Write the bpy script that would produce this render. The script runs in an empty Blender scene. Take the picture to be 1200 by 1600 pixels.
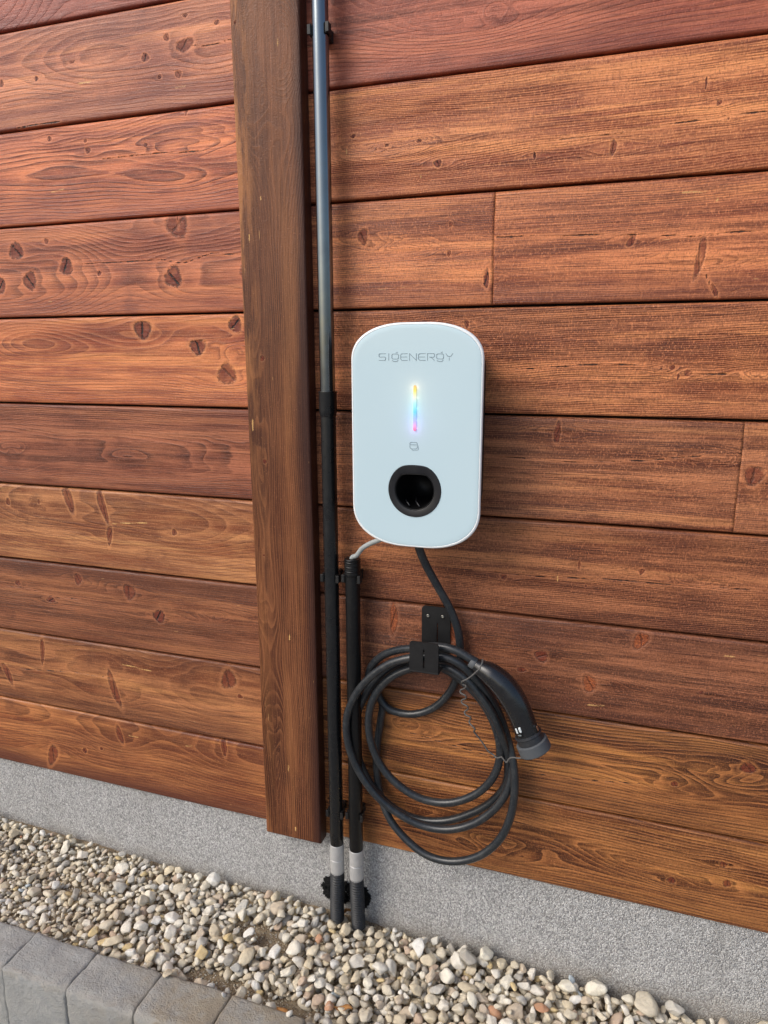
import bpy, bmesh, math, random
import numpy as np
from mathutils import Vector, Matrix, noise

random.seed(7)
SC = bpy.context.scene
COL = SC.collection

# ------------------------------------------------------------------ camera
CAM_H = 1.235          # eye height over the gravel
DIST = 1.25            # distance from the timber face (plane y = 0)
FPX = 1105.56
YAW, PITCH, ROLL = [math.radians(a) for a in (18.867, 12.608, -0.193)]
fwd = Vector((-math.sin(YAW) * math.cos(PITCH), math.cos(YAW) * math.cos(PITCH), -math.sin(PITCH)))
rgt = fwd.cross(Vector((0, 0, 1))).normalized()
upv = rgt.cross(fwd)
r2 = rgt * math.cos(ROLL) + upv * math.sin(ROLL)
u2 = upv * math.cos(ROLL) - rgt * math.sin(ROLL)
CAMP = Vector((0, -DIST, CAM_H))
cd = bpy.data.cameras.new('camera')
cam = bpy.data.objects.new('camera', cd)
COL.objects.link(cam)
cam.matrix_world = Matrix(((r2.x, u2.x, -fwd.x, CAMP.x), (r2.y, u2.y, -fwd.y, CAMP.y), (r2.z, u2.z, -fwd.z, CAMP.z), (0, 0, 0, 1)))
cd.sensor_fit = 'HORIZONTAL'
cd.sensor_width = 36.0
cd.lens = 36.0 * FPX / 1200.0
cd.clip_start = 0.02
cd.clip_end = 400
SC.camera = cam


def ray(px, py):
    return r2 * ((px - 600) / FPX) - u2 * ((py - 800) / FPX) + fwd


def at(px, py, y=0.0):
    """world point where the sight line of a photo pixel meets the vertical plane y"""
    d = ray(px, py)
    return CAMP + d * ((y + DIST) / d.y)


def atz(px, py, z):
    d = ray(px, py)
    return CAMP + d * ((z - CAM_H) / d.z)


# ------------------------------------------------------------------ light
SUN_EL, SUN_AZ = math.radians(40), math.radians(222)      # azimuth clockwise from +Y
w = bpy.data.worlds.new('World')
SC.world = w
w.use_nodes = True
nt = w.node_tree
nt.nodes.clear()
sky = nt.nodes.new('ShaderNodeTexSky')
sky.sky_type = 'NISHITA'
sky.sun_disc = False
sky.sun_elevation = SUN_EL
sky.sun_rotation = SUN_AZ
sky.dust_density = 3.0
sky.air_density = 1.0
bg = nt.nodes.new('ShaderNodeBackground')
bg.inputs['Strength'].default_value = 0.15
wo = nt.nodes.new('ShaderNodeOutputWorld')
nt.links.new(sky.outputs[0], bg.inputs[0])
nt.links.new(bg.outputs[0], wo.inputs[0])
ld = bpy.data.lights.new('sun', 'SUN')
ld.energy = 1.3
ld.angle = math.radians(34)
ld.color = (1.0, 0.965, 0.92)
sun = bpy.data.objects.new('sun', ld)
COL.objects.link(sun)
sdir = Vector((math.sin(SUN_AZ) * math.cos(SUN_EL), math.cos(SUN_AZ) * math.cos(SUN_EL), math.sin(SUN_EL)))
sun.rotation_euler = sdir.to_track_quat('Z', 'Y').to_euler()
sun.location = (-2, -4, 5)
SC.view_settings.view_transform = 'Standard'
SC.view_settings.look = 'None'
SC.view_settings.gamma = 1
SC.view_settings.use_curve_mapping = False
SC.view_settings.exposure = 0.14


# ------------------------------------------------------------------ helpers
def lin(c):
    return tuple(((v / 255) / 12.92 if v / 255 <= 0.04045 else ((v / 255 + 0.055) / 1.055) ** 2.4) for v in c)


def tag(o, label=None, cat=None, group=None, kind=None):
    if label: o['label'] = label
    if cat: o['category'] = cat
    if group: o['group'] = group
    if kind: o['kind'] = kind
    return o


def thing(name, loc, label, cat, group=None):
    o = bpy.data.objects.new(name, None)
    o.empty_display_size = 0.05
    COL.objects.link(o)
    o.location = loc
    return tag(o, label, cat, group)


def wloc(p):
    v = Vector((0, 0, 0))
    while p is not None:
        v += p.location
        p = p.parent
    return v


def link(name, me, mat=None, parent=None, smooth=True, origin=None):
    """mesh given in world coordinates; origin moved to `origin` (or the mesh centre bottom)"""
    o = bpy.data.objects.new(name, me)
    COL.objects.link(o)
    n = len(me.vertices)
    co = np.empty(n * 3, dtype=np.float32)
    me.vertices.foreach_get('co', co)
    co = co.reshape(-1, 3)
    if origin is None:
        mn, mx = co.min(0), co.max(0)
        origin = Vector(((mn[0] + mx[0]) / 2, (mn[1] + mx[1]) / 2, mn[2]))
    co -= np.array(origin, dtype=np.float32)
    me.vertices.foreach_set('co', co.ravel())
    me.update()
    o.location = Vector(origin) - wloc(parent)
    o.parent = parent
    if mat: me.materials.append(mat)
    if smooth:
        me.polygons.foreach_set('use_smooth', [True] * len(me.polygons))
    return o


def from_bm(bm, name='m'):
    me = bpy.data.meshes.new(name)
    bmesh.ops.recalc_face_normals(bm, faces=bm.faces)
    bm.to_mesh(me)
    bm.free()
    return me


def catmull(pts, n=8, closed=False):
    P = [Vector(p) for p in pts]
    out = []
    L = len(P)
    rng = L if closed else L - 1
    for i in range(rng):
        p1, p2 = P[i], P[(i + 1) % L]
        p0 = P[i - 1] if (i > 0 or closed) else p1 * 2 - p2
        p3 = P[(i + 2) % L] if (i + 2 < L or closed) else p2 * 2 - p1
        # centripetal parameters keep loops round where the points are uneven
        t0 = 0.0
        t1 = t0 + max((p1 - p0).length, 1e-6) ** 0.5
        t2 = t1 + max((p2 - p1).length, 1e-6) ** 0.5
        t3 = t2 + max((p3 - p2).length, 1e-6) ** 0.5
        for k in range(n):
            t = t1 + (t2 - t1) * k / n
            a1 = p0 * ((t1 - t) / (t1 - t0)) + p1 * ((t - t0) / (t1 - t0))
            a2 = p1 * ((t2 - t) / (t2 - t1)) + p2 * ((t - t1) / (t2 - t1))
            a3 = p2 * ((t3 - t) / (t3 - t2)) + p3 * ((t - t2) / (t3 - t2))
            b1 = a1 * ((t2 - t) / (t2 - t0)) + a2 * ((t - t0) / (t2 - t0))
            b2 = a2 * ((t3 - t) / (t3 - t1)) + a3 * ((t - t1) / (t3 - t1))
            out.append(b1 * ((t2 - t) / (t2 - t1)) + b2 * ((t - t1) / (t2 - t1)))
    if not closed: out.append(P[-1])
    return out


def tube(bm, pts, rad, seg=12, squash=None, closed=False):
    """round tube along points; rad a number or one per point"""
    n = len(pts)
    R = rad if isinstance(rad, (list, tuple)) else [rad] * n
    tang = []
    for i in range(n):
        a = pts[i - 1] if (i > 0 or closed) else pts[i]
        b = pts[(i + 1) % n] if (i < n - 1 or closed) else pts[i]
        t = (b - a)
        tang.append(t.normalized() if t.length > 1e-9 else Vector((0, 0, 1)))
    ref = Vector((0, 1, 0)) if abs(tang[0].y) < 0.9 else Vector((1, 0, 0))
    nrm = (ref - tang[0] * ref.dot(tang[0])).normalized()
    rings = []
    for i in range(n):
        nrm = (nrm - tang[i] * nrm.dot(tang[i])).normalized()
        bn = tang[i].cross(nrm)
        ring = []
        for k in range(seg):
            a = 2 * math.pi * k / seg
            ring.append(bm.verts.new(pts[i] + (nrm * math.cos(a) + bn * math.sin(a)) * R[i]))
        rings.append(ring)
    m = n if closed else n - 1
    for i in range(m):
        A, B = rings[i], rings[(i + 1) % n]
        for k in range(seg):
            bm.faces.new((A[k], A[(k + 1) % seg], B[(k + 1) % seg], B[k]))
    if not closed:
        bm.faces.new(rings[0][::-1])
        bm.faces.new(rings[-1])
    return bm


def lathe(bm, prof, c, seg=32):
    """prof: (radius, z) from top to bottom about a vertical axis through c"""
    rings = []
    for r, z in prof:
        rings.append([bm.verts.new((c[0] + r * math.cos(2 * math.pi * k / seg), c[1] + r * math.sin(2 * math.pi * k / seg), z)) for k in range(seg)])
    for A, B in zip(rings, rings[1:]):
        for k in range(seg):
            bm.faces.new((A[k], A[(k + 1) % seg], B[(k + 1) % seg], B[k]))
    bm.faces.new(rings[0])
    bm.faces.new(rings[-1][::-1])
    return bm


def box(bm, x0, x1, y0, y1, z0, z1, bev=0.0, seg=2):
    t = bmesh.new()
    bmesh.ops.create_cube(t, size=1.0)
    for v in t.verts:
        v.co = Vector((x0 + (v.co.x + .5) * (x1 - x0), y0 + (v.co.y + .5) * (y1 - y0), z0 + (v.co.z + .5) * (z1 - z0)))
    if bev > 0:
        bmesh.ops.bevel(t, geom=t.edges[:], offset=bev, segments=seg, affect='EDGES', profile=0.5)
    me = bpy.data.meshes.new('tmp')
    t.to_mesh(me); t.free()
    bm.from_mesh(me)
    bpy.data.meshes.remove(me)
    return bm


def auto_smooth(o, ang=35):
    me = o.data
    bm = bmesh.new(); bm.from_mesh(me)
    lim = math.radians(ang)
    for e in bm.edges:
        if len(e.link_faces) == 2 and e.calc_face_angle(0) > lim:
            e.smooth = False
    bm.to_mesh(me); bm.free()
    return o


# ------------------------------------------------------------------ materials
class N:
    """tiny node-tree writer"""
    def __init__(s, name):
        s.m = bpy.data.materials.new(name)
        s.m.use_nodes = True
        s.t = s.m.node_tree
        s.t.nodes.clear()
        s.out = s.t.nodes.new('ShaderNodeOutputMaterial')
        s.b = s.t.nodes.new('ShaderNodeBsdfPrincipled')
        s.t.links.new(s.b.outputs[0], s.out.inputs[0])

    def put(s, sock, v):
        if hasattr(v, 'is_output') or isinstance(v, bpy.types.NodeSocket):
            s.t.links.new(v, sock)
        else:
            if isinstance(v, tuple) and len(v) == 3 and sock.type == 'RGBA': v = (*v, 1)
            sock.default_value = v

    def node(s, typ, **kw):
        n = s.t.nodes.new(typ)
        for k, v in kw.items(): setattr(n, k, v)
        return n

    def math(s, op, a, b=0.0, c=None, clamp=False):
        n = s.node('ShaderNodeMath', operation=op, use_clamp=clamp)
        s.put(n.inputs[0], a); s.put(n.inputs[1], b)
        if c is not None: s.put(n.inputs[2], c)
        return n.outputs[0]

    def mr(s, v, a, b, c=0.0, d=1.0, smooth=False):
        n = s.node('ShaderNodeMapRange', clamp=True)
        if smooth: n.interpolation_type = 'SMOOTHSTEP'
        s.put(n.inputs['Value'], v)
        for k, x in zip(('From Min', 'From Max', 'To Min', 'To Max'), (a, b, c, d)): s.put(n.inputs[k], x)
        return n.outputs[0]

    def mix(s, f, a, b, mode='MIX'):
        n = s.node('ShaderNodeMix', data_type='RGBA', blend_type=mode)
        s.put(n.inputs[0], f); s.put(n.inputs[6], a); s.put(n.inputs[7], b)
        return n.outputs[2]

    def pos(s):
        return s.node('ShaderNodeNewGeometry').outputs['Position']

    def objc(s):
        return s.node('ShaderNodeTexCoord').outputs['Object']

    def mapping(s, v, scale, loc=(0, 0, 0)):
        n = s.node('ShaderNodeMapping')
        s.put(n.inputs['Vector'], v)
        n.inputs['Scale'].default_value = scale
        n.inputs['Location'].default_value = loc
        return n.outputs[0]

    def noise(s, v, scale=5, detail=3, rough=0.5, dist=0.0):
        n = s.node('ShaderNodeTexNoise')
        s.put(n.inputs['Vector'], v)
        n.inputs['Scale'].default_value = scale
        n.inputs['Detail'].default_value = detail
        n.inputs['Roughness'].default_value = rough
        n.inputs['Distortion'].default_value = dist
        return n.outputs['Fac']

    def vor(s, v, scale=5, feature='F1', rnd=1.0):
        n = s.node('ShaderNodeTexVoronoi', feature=feature)
        s.put(n.inputs['Vector'], v)
        n.inputs['Scale'].default_value = scale
        n.inputs['Randomness'].default_value = rnd
        return n

    def attr(s, name):
        return s.node('ShaderNodeAttribute', attribute_name=name).outputs['Fac']

    def ramp(s, v, stops):
        n = s.node('ShaderNodeValToRGB')
        s.put(n.inputs[0], v)
        e = n.color_ramp.elements
        while len(e) > 1: e.remove(e[-1])
        e[0].position = stops[0][0]; e[0].color = (*stops[0][1], 1)
        for p, c in stops[1:]:
            q = e.new(p); q.color = (*c, 1)
        return n.outputs[0]

    def bump(s, h, strength=0.5, dist=0.001, nrm=None):
        n = s.node('ShaderNodeBump')
        n.inputs['Strength'].default_value = strength
        n.inputs['Distance'].default_value = dist
        s.put(n.inputs['Height'], h)
        if nrm is not None: s.put(n.inputs['Normal'], nrm)
        return n.outputs[0]

    def set(s, **kw):
        names = dict(color='Base Color', rough='Roughness', metal='Metallic', normal='Normal', spec='Specular IOR Level',
                     coat='Coat Weight', coatr='Coat Roughness', ecol='Emission Color', est='Emission Strength', ior='IOR', sheen='Sheen Weight')
        for k, v in kw.items(): s.put(s.b.inputs[names[k]], v)
        return s.m


def wood(name, base, hi, lo, seed, late=0.5, fib=0.5, cross=0.3, vertical=False, edge_top=0.0, edge_bot=0.0, invert=False, blotch=0.5, himix=0.85, worn_edge_pale_top=False):
    n = N(name)
    P = n.pos()
    off = (seed * 3.17, seed * 1.31, seed * 7.7)
    def M(along, across):
        return n.mapping(P, (across, across, along) if vertical else (along, across, across), off)
    big = n.noise(M(1.3, 7), 1.0, 3, 0.55)
    mid = n.noise(M(2.6, 30), 1.0, 5, 0.62, 0.25)
    streak = n.noise(M(2.2, 120), 1.0, 4, 0.65)
    fine = n.noise(M(9, 420), 1.0, 4, 0.68)
    pores = n.noise(M(34, 900), 1.0, 3, 0.6)
    crs = n.noise(M(430, 240), 1.0, 2, 0.6)
    iso = n.noise(n.mapping(P, (1, 1, 1), off), 9, 5, 0.62)
    speck = n.noise(n.mapping(P, (1, 1, 1), off), 380, 2, 0.6)
    dark = tuple(v * f for v, f in zip(base, (0.26, 0.17, 0.14)))
    lite = tuple(min(1, v * f + 0.01) for v, f in zip(hi, (1.28, 1.22, 1.15)))
    c = n.mix(n.mr(mid, 0.38, 0.64, 0, himix, True), base, hi)
    c = n.mix(n.mr(iso, 0.48, 0.72, 0, 0.55 * himix, True), c, tuple(v * f for v, f in zip(hi, (1.08, 1.12, 1.0))))
    c = n.mix(n.math('MULTIPLY', n.mr(big, 0.44, 0.64, 0, 1, True), blotch), c, lo)
    c = n.mix(n.mr(iso, 0.47, 0.28, 0, 0.6, True), c, lo)
    c = n.mix(n.mr(streak, 0.48, 0.68, 0, 0.55, True), c, tuple(v * 0.5 for v in base))
    pale = n.noise(M(1.1, 26), 1.0, 6, 0.66, 0.15)
    c = n.mix(n.math('MULTIPLY', n.mr(pale, 0.53, 0.66, 0, 0.92, True), himix), c, tuple(min(1, v * f) for v, f in zip(hi, (1.15, 1.22, 1.1))))
    c = n.mix(n.math('MULTIPLY', n.mr(pale, 0.46, 0.35, 0, 0.75, True), 1.0), c, tuple(v * 0.55 for v in base))
    # growth rings from the modelled ring field: slow pale wood, then a sharp dark line
    ring = n.attr('ring')
    wob = n.math('MULTIPLY_ADD', n.noise(M(6, 45), 1.0, 3, 0.6), 0.5, ring)
    fr = n.math('FRACT', wob)
    lw = n.math('MULTIPLY', n.mr(fr, 0.42, 0.93, 0, 1, True), n.mr(fr, 0.93, 1.0, 1, 0))
    lwv = n.math('MULTIPLY', lw, n.mr(n.noise(M(2.2, 22), 1.0, 3), 0.36, 0.60, 0.15, 1.0))
    lwv = n.math('MULTIPLY', lwv, n.mr(fine, 0.32, 0.56, 0.45, 1.0))
    if invert:
        c = n.mix(n.math('MULTIPLY', lwv, late), c, hi)
        c = n.mix(n.math('MULTIPLY', n.mr(pores, 0.60, 0.68, 0, 0.7), n.mr(iso, 0.42, 0.62, 0, 1)), c, lite)
    else:
        c = n.mix(n.math('MULTIPLY', lwv, min(1.0, late * 1.25)), c, dark)
        ew = n.mr(fr, 0.05, 0.35, 0.5, 0.0)
        c = n.mix(n.math('MULTIPLY', ew, late), c, lite)
    # fibre, pores and the short cross marks of the saw
    c = n.mix(n.mr(fine, 0.52, 0.68, 0, fib * 1.3), c, dark)
    c = n.mix(n.mr(fine, 0.46, 0.30, 0, fib * 0.8), c, lite)
    c = n.mix(n.mr(pores, 0.55, 0.68, 0, fib), c, dark)
    c = n.mix(n.mr(crs, 0.54, 0.68, 0, cross * 0.9), c, dark)
    c = n.mix(n.mr(crs, 0.44, 0.30, 0, cross * 0.9), c, lite)
    c = n.mix(n.mr(speck, 0.64, 0.74, 0, 0.35), c, tuple(min(1, v * 1.7 + 0.03) for v in hi))
    if worn_edge_pale_top:
        zq = n.node('ShaderNodeSeparateXYZ'); n.put(zq.inputs[0], P)
        c = n.mix(n.math('MULTIPLY', n.mr(zq.outputs[2], 1.15, 1.75, 0, 0.42), n.mr(mid, 0.3, 0.6, 0.4, 1)), c, lin((150, 98, 66)))  # paler tone blended in towards the upper end
    # stain collected along an edge of the board
    v = n.attr('across')
    vw = n.math('MULTIPLY_ADD', n.math('SUBTRACT', n.noise(M(2.2, 14), 1.0, 3), 0.5), 0.42, v)
    if edge_bot: c = n.mix(n.mr(vw, 0.34, 0.02, 0, edge_bot * 0.85, True), c, lo)
    if edge_top: c = n.mix(n.mr(vw, 0.74, 0.99, 0, edge_top * 0.85, True), c, lo)
    if worn_edge_pale_top:
        wm_ = n.math('MULTIPLY', n.mr(v, 0.34, 0.05, 0, 1, True), n.mr(n.noise(M(5, 40), 1.0, 4, 0.65), 0.46, 0.58, 0, 0.85))
        zz_ = n.node('ShaderNodeSeparateXYZ'); n.put(zz_.inputs[0], P)
        wm_ = n.math('MULTIPLY', wm_, n.mr(zz_.outputs[2], 1.0, 1.35, 0.25, 1))
        c = n.mix(wm_, c, lin((180, 120, 74)))
    # knots
    kn = n.math('MULTIPLY', n.math('SUBTRACT', n.noise(P, 330, 4, 0.65), 0.5), 0.75)
    kd = n.math('ADD', n.attr('knot'), kn)
    kt = n.attr('kkind')
    core = n.mr(kd, 1.12, 0.80, 0, 1, True)
    halo = n.math('MULTIPLY', n.mr(kd, 1.75, 1.15, 0, 1, True), n.mr(kd, 0.95, 1.1, 0, 1))
    rim = n.math('MULTIPLY', n.mr(kd, 1.22, 1.06, 0, 1), n.mr(kd, 0.80, 0.96, 0, 1))
    rim = n.math('MULTIPLY', rim, n.mr(n.noise(P, 120, 2), 0.38, 0.55, 0.1, 1.0))
    krg = n.math('SINE', n.math('MULTIPLY', kd, 21.0))
    red = n.mix(n.noise(P, 420, 3, 0.7), lin((78, 26, 18)), lin((142, 58, 36)))
    org = n.mix(n.mr(n.noise(P, 420, 3, 0.75), 0.38, 0.62), lin((110, 44, 24)), lin((202, 108, 54)))
    kc = n.mix(n.mr(kt, 0.5, 1.0, 0, 1), red, org)
    kc = n.mix(n.mr(krg, 0.2, 1.0, 0, 0.35), kc, lin((44, 16, 12)))
    c = n.mix(n.math('MULTIPLY', halo, 0.28), c, lite)
    kop = n.math('MULTIPLY', n.mr(kt, 0.4, 0.6, 0.92, 0.72), n.mr(n.noise(P, 60, 3, 0.6), 0.32, 0.55, 0.6, 1.0))
    c = n.mix(n.math('MULTIPLY', core, kop), c, kc)
    c = n.mix(n.math('MULTIPLY', rim, n.mr(kt, 0.0, 1.0, 0.7, 0.35)), c, lin((40, 16, 12)))
    # drying check through the dark knots
    ks = n.math('ADD', n.math('ABSOLUTE', n.attr('knotx')), n.math('MULTIPLY', n.math('SUBTRACT', n.noise(P, 200, 2), 0.5), 0.5))
    chk = n.math('MULTIPLY', n.mr(ks, 0.17, 0.05, 0, 1), n.mr(kd, 1.0, 0.8, 0, 1))
    chk = n.math('MULTIPLY', chk, n.mr(kt, 0.2, 0.5, 1.0, 0.55))
    c = n.mix(chk, c, lin((20, 8, 8)))
    # checks and cracks
    cr = n.math('ADD', n.attr('crack'), n.math('MULTIPLY', n.math('SUBTRACT', n.noise(P, 110, 3, 0.7), 0.5), 0.004))
    crm = n.mr(cr, 0.0017, 0.0006, 0, 1, True)
    crm = n.math('MULTIPLY', crm, n.mr(n.noise(M(24, 40), 1, 2), 0.34, 0.46, 0.25, 1))
    c = n.mix(n.math('MULTIPLY', crm, 0.92), c, lin((34, 14, 12)))
    c = n.mix(n.math('MULTIPLY', n.math('MULTIPLY', n.mr(cr, 0.006, 0.001, 0, 1, True), n.math('SUBTRACT', 1, crm)), 0.3), c, lite)
    gd = n.math('ADD', n.attr('gouge'), n.math('MULTIPLY', n.math('SUBTRACT', n.noise(P, 500, 3, 0.7), 0.5), 0.004))
    c = n.mix(n.mr(gd, 0.0019, 0.0009, 0, 0.9), c, lin((226, 178, 112)))
    # chips of bare pale wood
    sc = n.noise(M(26, 420), 1.0, 2, 0.5)
    c = n.mix(n.mr(sc, 0.765, 0.79, 0, 0.8), c, lin((222, 170, 112)))
    h = n.math('ADD', n.math('MULTIPLY', fine, 0.9), n.math('MULTIPLY', crs, 0.6))
    h = n.math('ADD', h, n.math('MULTIPLY', lwv, 0.5))
    h = n.math('SUBTRACT', h, n.math('MULTIPLY', crm, 2.5))
    h = n.math('ADD', h, n.math('MULTIPLY', n.noise(P, 90, 4, 0.6), 0.6))
    h = n.math('SUBTRACT', h, n.math('MULTIPLY', rim, 0.7))
    h = n.math('SUBTRACT', h, n.math('MULTIPLY', chk, 2.0))
    if vertical: n.b.inputs['Specular IOR Level'].default_value = 0.3
    rg = n.math('ADD', n.mr(streak, 0.3, 0.7, 0.36, 0.50), n.math('MULTIPLY', core, 0.12))
    return n.set(color=c, rough=rg, spec=0.28 if vertical else 0.42, normal=n.bump(h, 0.7, 0.0012))


def plastic(name, col, rough=0.45, var=0.25, spec=0.5, bump=0.15, dust=0.12):
    n = N(name)
    P = n.pos()
    a = n.noise(P, 35, 4, 0.6)
    c = n.mix(n.math('MULTIPLY', a, var), lin(col), tuple(v * 0.45 for v in lin(col)))
    d = n.mr(n.noise(P, 160, 4, 0.75), 0.52, 0.78, 0, dust)
    c = n.mix(d, c, lin((150, 146, 140)))
    h = n.noise(P, 900, 2, 0.6)
    return n.set(color=c, rough=n.mr(a, 0.3, 0.7, rough - 0.07, rough + 0.1), spec=spec, normal=n.bump(h, bump, 0.0004))


# ------------------------------------------------------------------ boards
ZB = [CAM_H + DIST * v for v in (0.5007, 0.357, 0.2109, 0.063, -0.0842, -0.2328, -0.3789, -0.5274, -0.6781, -0.8256)]
PITCHZ = 0.1842
ZB = [ZB[0] + 2 * PITCHZ, ZB[0] + PITCHZ] + ZB          # two more courses above the frame
XL, XS, XR = -2.35, -0.63, 1.05


def smooth_noise(x, seed, scale, amp, octs=3):
    rs = np.random.RandomState(seed)
    out = np.zeros_like(x)
    for k in range(octs):
        f = scale * (1.9 ** k)
        out += np.sin(x * f * 2 * math.pi + rs.rand() * 6.28) * amp / (1.7 ** k)
        out += np.sin(x * f * 1.37 * 2 * math.pi + rs.rand() * 6.28) * amp * 0.6 / (1.7 ** k)
    return out


def board_mesh(x0, x1, z0, z1, seed, knots, cracks, gouges, pith, d0, slope, spacing, thick=0.021, yf=0.0, warp=0.005, vertical=False, bevt=0.0038, bevb=0.0022, bevs=0.0, ds=0.0045):
    """front-faced board with a bevelled edge; ring, knot and crack fields stored on its points.
    long direction is x (or z when vertical)"""
    if vertical:
        n_long = max(2, int((z1 - z0) / ds)); n_x = max(2, int((x1 - x0) / 0.0032))
        us = np.linspace(x0, x1, n_x + 1); vs = np.linspace(z0, z1, n_long + 1)
    else:
        us = np.linspace(x0, x1, max(2, int((x1 - x0) / ds)) + 1)
        vs = np.linspace(z0, z1, max(2, int((z1 - z0) / 0.0036)) + 1)
    # add rows for the bevels and the returns to the back
    if vertical:
        ub = [(x0, thick), (x0, bevs), (x0 + bevs * 0.3, bevs * 0.3), (x0 + bevs, 0)]
        ue = [(x1 - bevs * 2.2, 0), (x1 - bevs * 0.8, bevs * 0.35), (x1 - bevs * 0.1, bevs * 1.2), (x1, bevs * 2.2), (x1, thick)]
        core = [(u, 0) for u in us if x0 + bevs * 1.4 < u < x1 - bevs * 2.6]
        U = ub + core + ue
        V = [(z0, thick), (z0, 0.0015), (z0 + 0.0015, 0)] + [(v, 0) for v in vs[1:-1]] + [(z1, 0), (z1, thick)]
    else:
        U = [(x0, thick), (x0, 0.0001)] + [(u, 0) for u in us[1:-1]] + [(x1, 0.0001), (x1, thick)]
        V = [(z0, thick), (z0, bevb), (z0 + bevb * 0.6, bevb * 0.25), (z0 + bevb * 1.4, 0)] + [(v, 0) for v in vs if z0 + bevb * 2 < v < z1 - bevt * 1.5] + [(z1 - bevt * 1.1, 0), (z1 - bevt * 0.35, bevt * 0.35), (z1, bevt * 1.15), (z1, thick)]
    ua = np.array([u for u, _ in U]); ud = np.array([d for _, d in U])
    va = np.array([v for v, _ in V]); vd = np.array([d for _, d in V])
    X, Z = np.meshgrid(ua, va)
    DY = np.maximum(*np.meshgrid(ud, vd))
    A, B = (Z, X) if vertical else (X, Z)                 # along, across
    b0, b1 = (x0, x1) if vertical else (z0, z1)
    W = b1 - b0
    across = (B - b0) / W
    rel = B - (b0 + W * pith) - smooth_noise(A, seed + 5, 0.55, warp) - smooth_noise(A + B * 2, seed + 9, 2.3, warp * 0.18)
    dep = d0 + slope * (A - (ua.mean() if not vertical else va.mean())) + smooth_noise(A, seed + 11, 0.8, 0.010)
    K = np.full_like(X, 9.0); KX = np.full_like(X, 9.0); KK = np.zeros_like(X)
    dish = np.zeros_like(X)
    bulge = np.zeros_like(X)
    for (kx, kz, rx, rz, ang, kind) in knots:
        if kind != 's' and max(rx, rz) < 0.011: rx, rz = rx * 0.78, rz * 0.78
        ca, sa = math.cos(ang), math.sin(ang)
        dx, dz = X - kx, Z - kz
        a_ = (dx * ca + dz * sa) / rx; b_ = (-dx * sa + dz * ca) / rz
        r = np.sqrt(a_ * a_ + b_ * b_)
        r = r * (1 + 0.10 * np.sin(3 * np.arctan2(b_, a_) + kx * 50))
        # rings part around the knot and close again along the grain
        al, ac = (dz, dx) if vertical else (dx, dz)
        R0 = math.sqrt(rx * rz)
        g = np.exp(-(al / (R0 * 6)) ** 2) * np.exp(-(ac / (R0 * 3.2)) ** 2)
        bulge += np.tanh(ac / (R0 * 0.9)) * g * R0 * 1.5
        if kind != 's':
            m = r < K
            K = np.where(m, r, K)
            tw = math.sin(kx * 913.7) * 0.9
            KX = np.where(m, a_ * math.cos(tw) + b_ * math.sin(tw) + 0.15 * math.sin(kx * 77), KX)
            KK = np.where(m & (r < 3), {'d': 0.0, 'r': 0.55, 'o': 1.0}[kind], KK)
            dish += np.exp(-(r / 0.85) ** 4) * min(R0 * 0.12, 0.0008)
            dish -= np.exp(-((r - 1.3) / 0.35) ** 2) * 0.0003
        else:
            bulge += np.sin(np.minimum(r, 6) * 2.2) * np.exp(-(r / 2.2) ** 2) * R0 * 0.5
    rr = rel - bulge
    ring = np.sqrt(rr * rr + dep * dep) / spacing + 40
    GD = np.full_like(X, 0.05)
    for pl in gouges:
        for (ax, az), (bx, bz) in zip(pl, pl[1:]):
            vx, vz = bx - ax, bz - az
            t = np.clip(((X - ax) * vx + (Z - az) * vz) / (vx * vx + vz * vz), 0, 1)
            GD = np.minimum(GD, np.hypot(X - ax - t * vx, Z - az - t * vz))
    CD = np.full_like(X, 0.05)
    for pl in cracks:
        for (ax, az), (bx, bz) in zip(pl, pl[1:]):
            vx, vz = bx - ax, bz - az
            L2 = vx * vx + vz * vz
            t = np.clip(((X - ax) * vx + (Z - az) * vz) / L2, 0, 1)
            CD = np.minimum(CD, np.hypot(X - ax - t * vx, Z - az - t * vz))
    und = smooth_noise(A, seed + 21, 0.7, 0.0006) + smooth_noise(B, seed + 23, 4, 0.00025)
    Y = yf + DY + dish + und + 0.0004
    H, Wn = X.shape
    co = np.stack([X, Y, Z], -1).reshape(-1, 3)
    idx = np.arange(H * Wn).reshape(H, Wn)
    q = np.stack([idx[:-1, :-1], idx[:-1, 1:], idx[1:, 1:], idx[1:, :-1]], -1).reshape(-1, 4)
    # back face
    corners = [idx[0, 0], idx[-1, 0], idx[-1, -1], idx[0, -1]]
    me = bpy.data.meshes.new('board')
    me.vertices.add(len(co)); me.vertices.foreach_set('co', co.ravel().astype(np.float32))
    nf = len(q)
    me.loops.add(nf * 4); me.polygons.add(nf)
    me.loops.foreach_set('vertex_index', q.ravel().astype(np.int32))
    me.polygons.foreach_set('loop_start', np.arange(0, nf * 4, 4, dtype=np.int32))
    me.update(calc_edges=True)
    for nm, arr in (('ring', ring), ('knot', np.clip(K, 0, 9)), ('kkind', KK), ('knotx', KX), ('crack', CD), ('gouge', GD), ('across', across)):
        a = me.attributes.new(nm, 'FLOAT', 'POINT')
        a.data.foreach_set('value', arr.ravel().astype(np.float32))
    return me


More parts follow.
